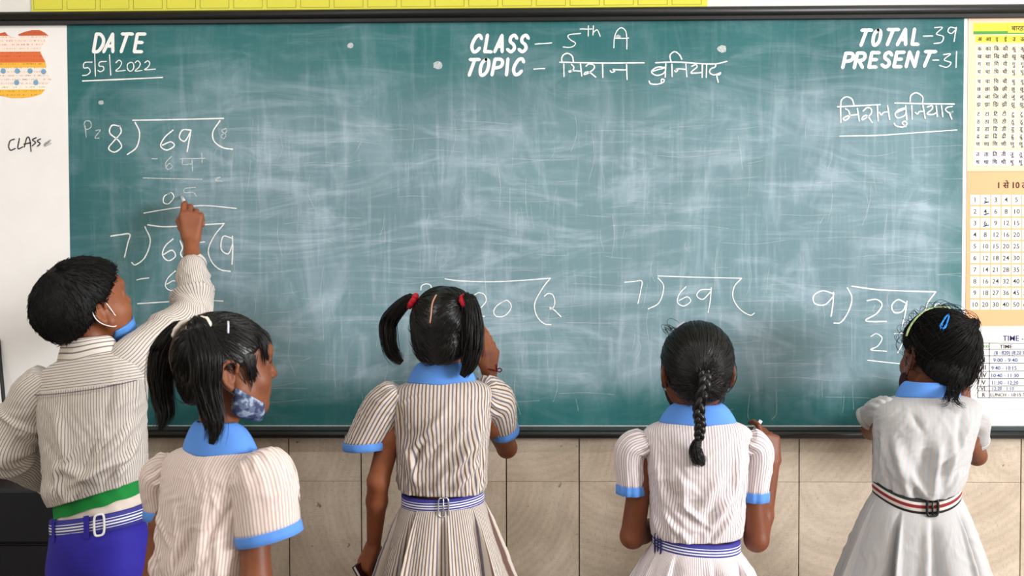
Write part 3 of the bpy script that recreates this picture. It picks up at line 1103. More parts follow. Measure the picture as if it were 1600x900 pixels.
# hand-written timetable
hc = empty('timetable', px(1600, 655, 0), 'handwritten white timetable sheet ruled in black on right panel', 'timetable')
flat('sheet', 1516, 522, 1790, 643, 0.0012, M_white_paper, hc)
M_rule = plain('black_rule', (40, 40, 48), 0.7)
xs_ = [1528, 1546, 1660, 1770]
ys_ = [536, 546, 556, 567.5, 580, 591.5, 603, 611, 621.5]
rules = [[(x, ys_[0]), (x, ys_[-1])] for x in xs_]+[[(xs_[0], y), (xs_[-1], y)] for y in ys_]
ribbon('ruled_lines', rules, 0.0017, M_rule, hc, y=-0.0018)
text_mesh([('TIME - TABLE', 1602, 532.5, 8.2, 1.0)], 'title', M_navy_ink, hc, 0.0019)
text_mesh([('PERIOD', 1537, 543.4, 4.4, 0.75)], 'column_heading', M_green_print, hc, 0.0019)
for it_ in [('TIME', 1572, 544.3, 5.8, 1.1), ('I', 1537, 554.3, 6.5, 1), ('II', 1537, 565.6, 7.5, 1), ('III', 1537, 577.6, 7.5, 1), ('IV', 1537, 589.6, 7.5, 1),
           ('V', 1537, 601, 7, 1), ('VI', 1536, 610, 6, 1), ('R', 1537, 620, 6, 1)]:
    text_mesh([it_], 'period_entry', M_ink, hc, 0.0019)
text_mesh([('LUNCH - 10:15 TO', 1578, 619.5, 5.2, 0.98)], 'lunch_entry', M_ink, hc, 0.0019)
text_mesh([('(8 : 820) (8:20 9:00', 1582, 554, 5.6, 0.9), ('9:00 - 9:40', 1571, 565.5, 5.8, 1.05), ('9:40 - 10:15', 1569, 577.8, 5.8, 0.98), ('10:40 - 11:30', 1570, 589.6, 5.8, 0.98),
           ('11:30 - 12:20', 1570, 600.8, 5.6, 0.98), ('12:20 - 1:10', 1567, 609.6, 5.2, 0.95)], 'blue_entries', M_blue_ink, hc, 0.0019)
ribbon('sheet_crease', [[(1518, 640), (1790, 639)]], 0.0012, M_grey_line, hc, y=-0.0016)
# low cabinet and leaning boards in the bottom left corner
M_navy = plain('navy_painted_metal', (9, 11, 24), 0.5, var=0.2)
dk = empty('storage_trunk', (-1.45, -0.16, 0), 'dark navy storage trunk in the bottom left corner beside the wall', 'trunk')
zt_ = px(40, 764, -0.20)[2]
x1_ = px(92, 800, -0.20)[0]
box('body', (x1_-0.62, -0.20, 0.0), (x1_, 0.015, zt_-0.14), plain('dark_olive', (17, 18, 13), 0.7), dk, bevel=0.006)
box('lid', (x1_-0.63, -0.21, zt_-0.145), (x1_+0.008, 0.016, zt_), M_navy, dk, bevel=0.008)
box('front_panel', (x1_-0.60, -0.208, zt_-0.24), (x1_-0.004, -0.201, zt_-0.15), M_navy, dk)
lb = empty('wooden_plank', (-1.42, -0.02, zt_), 'brown wooden plank standing on the dark trunk at the left edge', 'plank')
a, b = px(-22, 690, -0.03), px(11, 764, -0.03)
box('board', (a[0], -0.05, zt_+0.0005), (b[0], -0.03, px(0, 690, -0.03)[2]), M_wood, lb, bevel=0.003)
pl = tag(tube('pole', [px(-3, 530, -0.006), px(8, 650, -0.035), (px(19, 762, -0.06)[0], -0.06, zt_+0.003)], 0.0055, M_rail), 'thin black pole leaning on the left edge of the white panel', 'pole')
#PEOPLE#
# ------------------------------------------------------------------ people: materials
def mat_skin(name, rgb, lip=(120, 62, 52)):
    t = NT(name)
    v = t.coord()
    n = t.noise(v, 14.0, 4.0, 0.6)
    c = lin(*rgb)
    d = (c[0]*0.78, c[1]*0.72, c[2]*0.70, 1)
    base = t.mix(t.maprange(n, 0.3, 0.7), c, d)
    a = t.n('ShaderNodeAttribute', attribute_name='lip')
    base = t.mix(a.outputs['Fac'], base, lin(*lip))
    t.set(base, 0.5, spec=0.35)
    t.b.inputs['Subsurface Weight'].default_value = 0.06
    t.b.inputs['Subsurface Radius'].default_value = (0.012, 0.005, 0.003)
    t.bump(t.noise(v, 700.0, 2.0), 0.12, 0.0008)
    return t.m


def mat_fabric(name, base, stripe, period, frac, second=None, soft=0.12, rough=0.8, swap=False):
    """woven cotton with stripes along v; uv is in metres"""
    t = NT(name)
    uvn = t.coord('UV')
    u, w, _ = t.sep(uvn)
    if swap:
        u, w = w, u
    wob = t.noise(t.mapping(uvn, (20, 6, 1)), 1.0, 2.0)
    ph = t.math('FRACT', t.math('MULTIPLY_ADD', wob, 0.10, t.math('DIVIDE', u, period)))
    dist = t.math('ABSOLUTE', t.math('SUBTRACT', ph, 0.5))
    msk = t.maprange(dist, frac/2+soft/2, frac/2-soft/2)
    nz = t.noise(t.mapping(uvn, (5, 5, 1)), 1.0, 3.0)
    b = lin(*base)
    b2 = tuple(x*0.93 for x in b[:3])+(1,)
    bc_ = t.mix(nz, b, b2)
    sc_ = lin(*stripe)
    if second is not None:
        ph2 = t.math('FRACT', t.math('DIVIDE', u, period*2))
        sel = t.math('GREATER_THAN', ph2, 0.5)
        sc_ = t.mix(sel, lin(*stripe), lin(*second))
    col = t.mix(msk, bc_, sc_)
    t.set(col, rough, spec=0.2, sheen=0.08)
    th = t.noise(t.mapping(uvn, (900, 900, 1)), 1.0, 2.0)
    cr = t.noise(t.mapping(uvn, (26, 16, 1)), 1.0, 4.0, 0.6, 0.4)
    t.bump(t.math('MULTIPLY_ADD', cr, 2.2, t.math('MULTIPLY', th, 0.22)), 0.30, 0.0022)
    return t.m


def mat_belt(name, bands):
    t = NT(name)
    u, w, _ = t.sep(t.coord('UV'))
    col = t.ramp(w, bands, 'CONSTANT')
    th = t.noise(t.mapping(t.coord('UV'), (700, 120, 1)), 1.0, 2.0)
    t.set(col, 0.7, spec=0.25)
    t.bump(th, 0.2, 0.0006)
    return t.m


def cloth_plain(name, rgb, var=0.10):
    t = NT(name)
    v = t.coord()
    c = lin(*rgb)
    n = t.noise(v, 18.0, 4.0)
    t.set(t.mix(n, c, tuple(x*(1-2*var) for x in c[:3])+(1,)), 0.75, spec=0.2, sheen=0.05)
    t.bump(t.noise(v, 55.0, 4.0), 0.25, 0.002)
    return t.m


def mat_hair(name='black_hair', rgb=(9, 8, 8)):
    t = NT(name)
    v = t.coord()
    n = t.noise(v, 60.0, 3.0)
    c = lin(*rgb)
    t.set(t.mix(n, c, tuple(x*1.7 for x in c[:3])+(1,)), 0.34, spec=0.40)
    return t.m


M_hair = mat_hair()
M_hair2 = mat_hair('matte_black_hair', (11, 10, 10))
M_hair2.node_tree.nodes['Principled BSDF'].inputs['Roughness'].default_value = 0.62
M_hair2.node_tree.nodes['Principled BSDF'].inputs['Specular IOR Level'].default_value = 0.2
M_collar = cloth_plain('blue_collar_cloth', (92, 146, 226), 0.06)
M_eye = plain('eye_white', (226, 220, 212), 0.25, spec=0.5, var=0.02)
M_iris = plain('dark_iris', (26, 18, 14), 0.15, spec=0.6, var=0.0)
M_shoe = plain('black_shoe', (22, 22, 24), 0.35)
M_sock = cloth_plain('white_sock', (225, 224, 220))
M_steel = plain('chrome', (205, 208, 214), 0.25, metal=0.9, var=0.02)
M_whiteplastic = plain('white_plastic', (240, 240, 240), 0.35, var=0.02)
M_blackplastic = plain('black_plastic', (20, 22, 24), 0.35, var=0.02)
WHT, NVY = lin(232, 232, 236), lin(58, 56, 138)
M_belt_blue = mat_belt('navy_striped_belt', [(0.0, NVY), (0.24, WHT), (0.28, NVY), (0.38, WHT), (0.46, NVY), (0.54, WHT), (0.62, NVY), (0.72, WHT), (0.76, NVY)])
CRM, BLK = lin(206, 198, 190), lin(34, 38, 40)
M_belt_red = mat_belt('black_cream_red_belt', [(0.0, BLK), (0.2, CRM), (0.4, lin(128, 34, 44)), (0.62, CRM), (0.8, BLK)])


# ------------------------------------------------------------------ people: cloth lofts
def smooth_prof(hs, vals, h):
    """monotone-ish smooth interpolation of a profile table"""
    hs, vals = np.asarray(hs, float), np.asarray(vals, float)
    d = np.gradient(vals, hs)
    i = np.clip(np.searchsorted(hs, h)-1, 0, len(hs)-2)
    w = hs[i+1]-hs[i]
    t = np.clip((h-hs[i])/w, 0, 1)
    h00, h10, h01, h11 = 2*t**3-3*t**2+1, t**3-2*t**2+t, -2*t**3+3*t**2, t**3-t**2
    return h00*vals[i]+h10*w*d[i]+h01*vals[i+1]+h11*w*d[i+1]


def crumple(S, T, seed, scale, amp, octaves=3):
    """soft cloth unevenness: warped, mostly upright ridges"""
    r = np.random.default_rng(seed)
    out = np.zeros_like(S)
    W1 = scale*0.35*np.sin(2*PI*(0.6*S+T)/(scale*2.1)+r.uniform(0, 6))
    W2 = scale*0.25*np.sin(2*PI*(S-0.8*T)/(scale*1.3)+r.uniform(0, 6))
    for o in range(octaves):
        for _ in range(4):
            a = r.normal(0, 0.75)
            k = 2*PI/scale*(1.6**o)*r.uniform(0.6, 1.3)
            w = np.sin(k*(np.cos(a)*(S+W1)+0.75*np.sin(a)*(T+W2))+r.uniform(0, 7))
            env = 0.5+0.5*np.sin(2*PI*(S*r.uniform(-1, 1)+T*r.uniform(-1, 1))/(scale*2.5)+r.uniform(0, 6))
            out += (1-np.abs(w))**1.5*(0.6**o)*env
    return (out/octaves/4-0.12)*amp*3


def drag_folds(seed, n=16, Lz=0.3):
    """random pull folds running from the armpits and shoulders towards the waist"""
    r = np.random.default_rng(seed)
    out = []
    for i in range(n):
        sd = r.choice([-1, 1])
        x0, z0 = sd*r.uniform(.02, .13), r.uniform(.04, Lz*.7)
        L = r.uniform(.05, .12)
        a = r.uniform(.7, 1.5)
        out.append((x0, z0, x0-sd*L*math.cos(a), z0-L*math.sin(a)*.9, r.uniform(.005, .010), r.choice([-1, 1, 1])*r.uniform(.004, .009)))
    return out


def fold_sum(X, Z, folds):
    out = np.zeros_like(X)
    for x0, z0, x1, z1, w, a in folds:
        dx, dz = x1-x0, z1-z0
        L2 = dx*dx+dz*dz
        t = np.clip(((X-x0)*dx+(Z-z0)*dz)/L2, 0, 1)
        d2 = (X-x0-t*dx)**2+(Z-z0-t*dz)**2
        taper = np.sin(PI*np.clip(t*0.9+0.05, 0, 1))**0.6
        out += a*np.exp(-d2/(w*w))*taper
    return out


GIRL_PROF = dict(h=[-0.05, 0.0, 0.05, 0.13, 0.3, 0.55, 0.72, 0.82, 0.89, 0.94, 0.975, 1.0],
                 a=[.094, .096, .103, .109, .112, .119, .126, .130, .126, .108, .078, .050],
                 b=[.074, .075, .083, .088, .088, .090, .088, .080, .070, .060, .052, .046])


class Torso:
    """blouse body: waist centre W, neck base N, right axis R, forward axis F"""

    def __init__(self, W, N, yaw, prof=GIRL_PROF, sa=1.0, sb=1.0, tilt=0.0, ex=2.25, bow=0.0):
        self.W, self.N = np.asarray(W, float), np.asarray(N, float)
        M = frame(yaw)
        self.R, self.F = M[:, 0], M[:, 1]
        self.M = M
        self.p, self.sa, self.sb, self.tilt, self.ex, self.bow = prof, sa, sb, tilt, ex, bow

    def centre(self, h):
        h = np.asarray(h, float)[..., None]
        return self.W+(self.N-self.W)*h-self.F*(self.bow*np.sin(PI*np.clip(h, 0, 1)))

    def ab(self, h):
        return smooth_prof(self.p['h'], self.p['a'], h)*self.sa, smooth_prof(self.p['h'], self.p['b'], h)*self.sb

    def xy(self, phi, a, b):
        e = 2.0/self.ex
        s, c = np.sin(phi), np.cos(phi)
        return a*np.sign(s)*np.abs(s)**e, -b*np.sign(c)*np.abs(c)**e

    def point(self, phi, h, off=0.0):
        a, b = self.ab(np.array([h]))
        x, y = self.xy(np.array([phi]), a+off, b+off)
        c = self.centre(np.array([h]))[0]
        p = c+self.R*x[0]+self.F*y[0]
        p[2] += self.tilt*x[0]*np.clip(h, 0, 1)
        return p

    def mesh(self, name, mat, parent, folds=(), h0=0.066, tilt0=0.0, sag0=0.0, swap=False, h1=1.0, nphi=176, crump=(0.075, 0.0055), gather=0.004, ngather=26, seed=1, extra=None):
        h = np.concatenate([np.linspace(h0, 0.8, 84), np.linspace(0.8, h1, 46 if h1 > .82 else 3)[1:]]) if h0 < .7 else np.linspace(h0, h1, 46)
        phi = np.linspace(-PI, PI, nphi+1)
        A, B = self.ab(h)
        H, PH = np.meshgrid(h, phi, indexing='ij')
        X, Y = self.xy(PH, A[:, None], B[:, None])
        ds = np.hypot(np.diff(X, axis=1), np.diff(Y, axis=1))
        S = np.concatenate([np.zeros((len(h), 1)), np.cumsum(ds, 1)], 1)
        S = S-S[:, nphi//2:nphi//2+1]
        Lz = np.linalg.norm(self.N-self.W)
        C = self.centre(h)
        # outward directions in the ring plane
        nx, ny = X/(A[:, None]**2), Y/(B[:, None]**2)
        nl = np.hypot(nx, ny)+1e-9
        nx, ny = nx/nl, ny/nl
        back = np.clip(np.cos(PH)*1.6+0.2, 0, 1)
        Zl = H*Lz
        D = fold_sum(S, Zl, list(folds)+drag_folds(seed+7))*back
        D += crumple(S, Zl, seed, crump[0], crump[1])*np.clip((1.02-H)*6, 0, 1)
        g = np.random.default_rng(seed+50)
        gw = np.zeros_like(S)
        for _ in range(ngather):
            s0, wd, hh = g.uniform(-0.34, 0.34), g.uniform(0.004, 0.009), g.uniform(0.08, 0.34)
            lean = g.uniform(-0.25, 0.25)
            gw += g.uniform(0.4, 1.0)*np.exp(-((S-s0-lean*Zl)/wd)**2)*np.exp(-np.clip(H, 0, 1)/hh)
        D += gather*gw*np.clip(H*25+0.3, 0, 1)
        if extra is not None:
            D += extra(S, Zl, H, PH)
        V = C[:, None, :]+self.R*(X+nx*D)[..., None]+self.F*(Y+ny*D)[..., None]
        V[..., 2] += (self.tilt*np.clip(H, 0, 1)+tilt0*np.clip(1-H*1.3, 0, 1))*X-sag0*np.clip(np.cos(PH), 0, 1)**2*np.clip(1-H*2.5, 0, 1)
        # hem tucked in under itself
        if h0 < .7:
            V = np.concatenate([(V[0]+(C[0]-V[0])*[.10, .10, 0])[None], V], 0)
            S, Zl = np.concatenate([S[:1], S], 0), np.concatenate([Zl[:1], Zl], 0)
        V = V.reshape(-1, 3)
        Fc = grid_faces(len(S), nphi+1)
        uv = np.stack([Zl.ravel(), S.ravel()] if swap else [S.ravel(), Zl.ravel()], 1)
        self.V, self.Fc = V, Fc
        return mesh_np(name, V, Fc, mat, parent, uv=uv)

    def bvh(self):
        return BVHTree.FromPolygons([tuple(v) for v in self.V], [tuple(f) for f in self.Fc])


def loft_path(name, C, n_end, ra, rb, mat, parent, ref, disp=None, nphi=96, uvs=1.0, turn_in=0.0, n_start=None, ref_end=None, cap=True):
    """cloth tube along the centres C; ring normals blend from the path direction to n_end; ref is the ra axis"""
    C = np.asarray(C, float)
    n = len(C)
    T = np.gradient(C, axis=0)
    T /= np.linalg.norm(T, axis=1)[:, None]
    t = np.linspace(0, 1, n)[:, None]
    if n_end is not None:
        w = t**1.3
        T = T*(1-w)+unit(n_end)*w
    if n_start is not None:
        w = (1-t)**1.3
        T = T*(1-w)+unit(n_start)*w
    T /= np.linalg.norm(T, axis=1)[:, None]
    rf = np.broadcast_to(np.asarray(ref, float), T.shape)
    if ref_end is not None:
        rf = rf*(1-t)+np.asarray(ref_end, float)*t
    U = rf-T*(rf*T).sum(1)[:, None]
    U /= np.linalg.norm(U, axis=1)[:, None]
    Wv = np.cross(T, U)
    phi = np.linspace(0, 2*PI, nphi+1)
    L = np.concatenate([[0], np.cumsum(np.linalg.norm(np.diff(C, axis=0), axis=1))])
    ra = np.broadcast_to(np.asarray(ra, float), (n,))
    rb = np.broadcast_to(np.asarray(rb, float), (n,))
    TT, PH = np.meshgrid(t[:, 0], phi, indexing='ij')
    S = PH*np.mean((ra+rb)/2)
    D = 0 if disp is None else disp(TT, PH, S, L[:, None]+0*S)
    X = (ra[:, None]+D)*np.cos(PH)
    Y = (rb[:, None]+D)*np.sin(PH)
    V = C[:, None, :]+U[:, None, :]*X[..., None]+Wv[:, None, :]*Y[..., None]
    uv = np.stack([S*uvs, L[:, None]+0*S], -1)
    if cap:
        c0 = C[0]-T[0]*0.012
        V = np.concatenate([(c0+(V[0]-C[0])*0.05)[None], (C[0]-T[0]*0.008+(V[0]-C[0])*0.7)[None], V], 0)
        uv = np.concatenate([uv[:1], uv[:1], uv], 0)
    if turn_in > 0:
        c2 = C[-1]-T[-1]*turn_in
        sh = 0.93
        hem = V[-1].copy()
        Vi = V[-1]+(C[-1]-V[-1])*(1-sh)
        Vi2 = c2+(V[-1]-C[-1])*sh*0.97
        V = np.concatenate([V, Vi[None], Vi2[None]], 0)
        uv = np.concatenate([uv, uv[-1:], uv[-2:-1]], 0)
    nr = V.shape[0]
    if turn_in <= 0:
        hem = V[-1].copy()
    return mesh_np(name, V.reshape(-1, 3), grid_faces(nr, nphi+1), mat, parent, uv=uv.reshape(-1, 2)), hem, T[-1]


def hem_band(name, hem, axis, width, mat, parent, out=0.002, flare=0.0):
    """cloth band sewn on the end of a sleeve, following its hem ring"""
    c = hem.mean(0)
    axis = unit(axis)
    rad = hem-c
    rl = np.linalg.norm(rad, axis=1)[:, None]
    rn = rad/rl
    prof = [(-0.10, 0.0), (-0.08, out), (0.0, out*1.1), (0.5, out*1.1+flare/2), (1.0, out+flare), (1.03, out*0.3+flare), (1.0, -out+flare), (0.3, -out*1.5), (-0.1, -out*2)]
    rings = [hem+axis*(width*a)+rn*o for a, o in prof]
    V = np.array(rings)
    uv = np.stack([np.tile(np.linspace(0, 0.3, len(hem)), len(prof)), np.repeat([p[0]*width for p in prof], len(hem))], 1)
    return mesh_np(name, V.reshape(-1, 3), grid_faces(len(prof), len(hem)), mat, parent, uv=uv)


def puff(seed, n_pl, amp_top, amp_cr, bulge, hem_gather=0.0):
    def f(TT, PH, S, L):
        r = np.random.default_rng(seed)
        d = bulge*np.sin(PI*np.clip(TT, 0, 1)**0.75)
        ph0 = r.uniform(0, 6)
        d = d+amp_top*np.sin(n_pl*PH+ph0+1.5*np.sin(2*PH+ph0))*np.exp(-TT/0.30)
        d = d+hem_gather*np.sin(n_pl*0.8*PH+1+np.sin(3*PH))*np.exp(-(1-TT)/0.22)
        return d+crumple(S, L, seed, 0.06, amp_cr)*np.clip((1-TT)*5, 0.15, 1)
    return f


def collar(T, top, rin, outer, parent, mat, bvh, gap=0.35, up=0.0, drop=0.0, nphi=96, name='collar', lift=0.003, pts=0.0):
    """flat collar: rises round the neck, folds over and lies on the shoulders; top is the world z of its fold"""
    phi = np.linspace(-PI+gap, PI-gap, nphi)
    c = T.centre(np.array([1.0]))[0]
    V = []
    nr = 11
    s, co = np.sin(phi), np.cos(phi)
    zin = top+up*co*0.0
    base_in = c[2]-0.012
    # inner wall, fold, then fall to outer edge
    def ringpt(rx, ry, z):
        p = c+T.R*(rx*s)[:, None]+T.F*(-ry*co)[:, None]
        p[:, 2] = z
        return p
    front = np.clip(-co, 0, 1)
    ztop = top-0.020*front+up*np.clip(co, 0, 1)+T.tilt*0.6*rin[0]*s
    V.append(ringpt(rin[0], rin[1], base_in+0*s))
    V.append(ringpt(rin[0]*0.99, rin[1]*0.99, ztop-0.004))
    V.append(ringpt(rin[0]+0.003, rin[1]+0.003, ztop))
    outx, outy = outer[0]*(1+pts*front**2), outer[1]*(1+pts*front**2)
    end = ringpt(outx, outy, 0)
    for i in range(nphi):
        p = Vector((end[i, 0], end[i, 1], c[2]+0.12))
        hit = bvh.ray_cast(p, Vector((0, 0, -1)), 0.4)
        end[i, 2] = (hit[0].z+lift) if hit[0] is not None else c[2]-0.03
    # smooth the drape line
    for _ in range(6):
        end[1:-1, 2] = (end[:-2, 2]+2*end[1:-1, 2]+end[2:, 2])/4
    end[:, 2] -= drop
    start = V[2]
    for k in range(1, nr-3):
        t = k/(nr-4)
        p = start*(1-t)+end*t
        p[:, 2] += 0.010*np.sin(PI*t)**0.8
        rad = p-c
        for i in range(nphi):
            q = Vector((p[i, 0], p[i, 1], c[2]+0.12))
            hit = bvh.ray_cast(q, Vector((0, 0, -1)), 0.4)
            if hit[0] is not None:
                p[i, 2] = max(p[i, 2], hit[0].z+lift)
        V.append(p)
    e2 = V[-1].copy()
    e2[:, 2] -= 0.0035
    V.append(e2)
    V.append(e2*0.98+c*0.02-np.array([0, 0, 0.0]))
    V = np.array(V)
    uv = np.stack([np.tile(phi*outer[0], len(V)), np.repeat(np.linspace(0, 0.05, len(V)), nphi)], 1)
    return mesh_np(name, V.reshape(-1, 3), grid_faces(len(V), nphi), mat, parent, uv=uv)


def belt(T, name, h_off, width, mat, parent, tilt_x=0.0, off=0.006, sag=0.0, nphi=128, sa=1.0):
    phi = np.linspace(-PI, PI, nphi+1)
    a, b = T.ab(np.array([0.0]))
    V, uv = [], []
    prof = [(0.0, -0.003), (0.02, off*0.8), (0.06, off), (0.5, off*1.15), (0.94, off), (0.98, off*0.8), (1.0, -0.003)]
    for v, o in prof:
        x, y = T.xy(phi, a[0]*sa+o, b[0]*sa+o)
        p = T.W+T.R*x[:, None]+T.F*y[:, None]
        p[:, 2] += h_off+(v-0.5)*width+tilt_x*x-sag*np.clip(np.cos(phi), 0, 1)**2
        V.append(p)
        uv.append(np.stack([phi*a[0], 0*phi+v], 1))
    o = mesh_np(name, np.array(V).reshape(-1, 3), grid_faces(len(prof), nphi+1), mat, parent, uv=np.array(uv).reshape(-1, 2))
    o['label'] = 'striped woven cloth belt'

    def at(phi0, extra=0.004):
        x, y = T.xy(np.array([phi0]), a[0]*sa+off+extra, b[0]*sa+off+extra)
        p = T.W+T.R*x[0]+T.F*y[0]
        p[2] += h_off+tilt_x*x[0]-sag*max(math.cos(phi0), 0)**2
        return p
    return o, at


def buckle(belt_o, T, at, phi0, w, h, mat, r=0.0022, bar=True):
    c = at(phi0)
    p2 = at(phi0+0.06)
    tx = unit(p2-c)
    up = np.array([0, 0, 1.0])
    pts = []
    for a in np.linspace(0, 2*PI, 32, endpoint=False):
        ca, sa = math.cos(a), math.sin(a)
        e = 0.5
        pts.append(c+tx*(w/2*np.sign(ca)*abs(ca)**e)+up*(h/2*np.sign(sa)*abs(sa)**e))
    o = tube('buckle', np.array(pts), r, mat, belt_o, 8, closed=True)
    o['label'] = 'oval buckle ring'
    if bar:
        tube('buckle_bar', [c-up*h*0.48, c, c+up*h*0.48], r*0.8, mat, belt_o, 6)
    return o


def skirt(T, name, z_hem, flare_a, flare_b, K, mat, parent, seed=3, depth=0.026, off=0.0, nphi=320, sharp=0.10, sa0=1.0, tilt_x=0.0, sag=0.0, fold_dir=1.0):
    """pleated skirt from the belt to its hem"""
    t = np.concatenate([np.linspace(0, 0.5, 40), np.linspace(0.5, 1, 24)[1:]])
    phi = np.linspace(-PI, PI, nphi+1)
    a, b = T.ab(np.array([0.0]))
    a0, b0 = a[0]*sa0+0.001, b[0]*sa0+0.001
    TT, PH = np.meshgrid(t, phi, indexing='ij')
    e = np.clip(TT, 0, 1)**0.85
    A, B = a0+flare_a*e, b0+flare_b*e
    X, Y = T.xy(PH, A, B)
    nx, ny = X/A**2, Y/B**2
    nl = np.hypot(nx, ny)+1e-9
    nx, ny = nx/nl, ny/nl
    r = np.random.default_rng(seed)
    D = np.zeros_like(X)
    for k in range(K):
        p0 = -PI+(k+0.5+r.uniform(-0.2, 0.2)+off)*2*PI/K
        lean = r.uniform(-0.12, 0.12)
        q = (PH-p0-lean*TT+PI) % (2*PI)-PI
        wd = sharp*(1.0+0.9*TT)*r.uniform(0.7, 1.2)
        dep = depth*r.uniform(0.6, 1.2)*(0.12+0.88*np.clip(TT*2.2, 0, 1))
        # knife fold: steep on one side, soft on the other
        sd = fold_dir*(1 if r.random() < 0.6 else -1)
        g = np.where(q*sd > 0, np.exp(-(q/(wd*0.30))**2), np.exp(-(q/(wd*1.5))**2))
        D -= dep*g
        D += dep*0.40*np.exp(-((q-sd*wd*0.75)/(wd*0.6))**2)
    S = PH*(a0+flare_a*0.6)
    Lz = T.W[2]-z_hem
    D += crumple(S, TT*Lz, seed, 0.09, 0.005)*np.clip(TT*5, 0, 1)
    D *= np.clip(TT*9-0.25, 0.0, 1)
    D -= 0.003*np.clip(1-TT*12, 0, 1)
    C = T.W[None, None, :]+0*X[..., None]
    V = C+T.R*(X+nx*D)[..., None]+T.F*(Y+ny*D)[..., None]
    V[..., 2] = T.W[2]+(z_hem-T.W[2])*TT+(tilt_x*X-sag*np.clip(np.cos(PH), 0, 1)**2)*(1-TT)
    # hem turned in
    Vi = V[-1]*1.0
    ce = Vi.mean(0)
    Vi = ce+(Vi-ce)*0.97
    Vi2 = Vi+np.array([0, 0, 0.02])
    V = np.concatenate([V, Vi[None], Vi2[None]], 0)
    uv = np.stack([S, TT*Lz], -1)
    uv = np.concatenate([uv, uv[-1:], uv[-2:-1]], 0)
    return mesh_np(name, V.reshape(-1, 3), grid_faces(V.shape[0], nphi+1), mat, parent, uv=uv.reshape(-1, 2))


# ------------------------------------------------------------------ people: heads and hands
def head_ops(f, C, M, ears=True):
    w = lambda *l: C+M@np.array(l)

    def ell(l, rad, k, mode='u', tw=None):
        f.ell(w(*l), M if tw is None else M@tw, rad, k, mode)
    ell((0, -.010, .025), (.071, .090, .077), 0.02)
    ell((0, .036, -.022), (.056, .052, .074), 0.03)            # face
    ell((0, .040, -.066), (.043, .046, .036), 0.025)           # jaw
    ell((0, .072, -.090), (.017, .014, .014), 0.02)            # chin
    for s in (-1, 1):
        ell((s*.034, .058, -.030), (.026, .026, .026), 0.02)   # cheek
        f.cone(w(s*.058, .015, -.045), w(s*.034, .055, -.085), .013, .011, 0.03)
    f.cone(w(-.032, .080, .030), w(.032, .080, .030), .009, .009, 0.02)    # brow
    ell((0, .060, .046), (.045, .022, .028), 0.03)
    for s in (-1, 1):                                          # eye sockets
        ell((s*.029, .098, .006), (.017, .014, .011), 0.012, 's')
    f.cone(w(0, .083, .014), w(0, .098, -.020), .0065, .0095, 0.010)        # nose
    for s in (-1, 1):
        ell((s*.0095, .092, -.024), (.0065, .008, .006), 0.006)
    f.cone(w(-.014, .083, -.046), w(.014, .083, -.046), .0055, .0055, 0.009)    # lips
    f.cone(w(0, .087, -.0465), w(0, .087, -.0465), .0055, .0055, 0.008)
    f.cone(w(-.011, .083, -.057), w(.011, .083, -.057), .0060, .0060, 0.009)
    f.cone(w(-.017, .092, -.0515), w(.017, .092, -.0515), .0022, .0022, 0.004, 's')
    for s in (-1, 1):                                          # eyelids
        f.cone(w(s*.017, .079, .010), w(s*.029, .0845, .0145), .0035, .0042, 0.005)
        f.cone(w(s*.029, .0845, .0145), w(s*.042, .076, .009), .0042, .0035, 0.005)
        f.cone(w(s*.018, .079, .001), w(s*.030, .083, -.002), .0030, .0034, 0.006)
        f.cone(w(s*.030, .083, -.002), w(s*.041, .076, .003), .0034, .0030, 0.006)
    if ears:
        for s in (-1, 1):
            e = lambda y, z, o=0.0: w(s*(.070+.30*max(0, -y-.0)+o), y, z)
            ell((s*.0735, -.010, -.014), (.0048, .015, .024), 0.006, 'u', frame(0, 0, -s*10))
            hx = [(.006, -.006), (.008, .008), (.000, .017), (-.013, .017), (-.024, .006), (-.025, -.010), (-.018, -.026), (-.008, -.036)]
            pr = None
            for (yy, zz) in hx:
                q = w(s*(.0755+(.006 if yy < -.01 else .002)), yy, zz)
                if pr is not None:
                    f.cone(pr, q, .0042, .0042, 0.004)
                pr = q
            f.cone(w(s*.0765, -.006, -.037), w(s*.0765, -.006, -.037), .0075, .0075, 0.006)   # lobe
            f.cone(w(s*.079, -.016, -.002), w(s*.079, -.013, -.024), .0030, .0030, 0.004)      # antihelix
            ell((s*.081, -.004, -.015), (.006, .006, .009), 0.004, 's')                          # concha


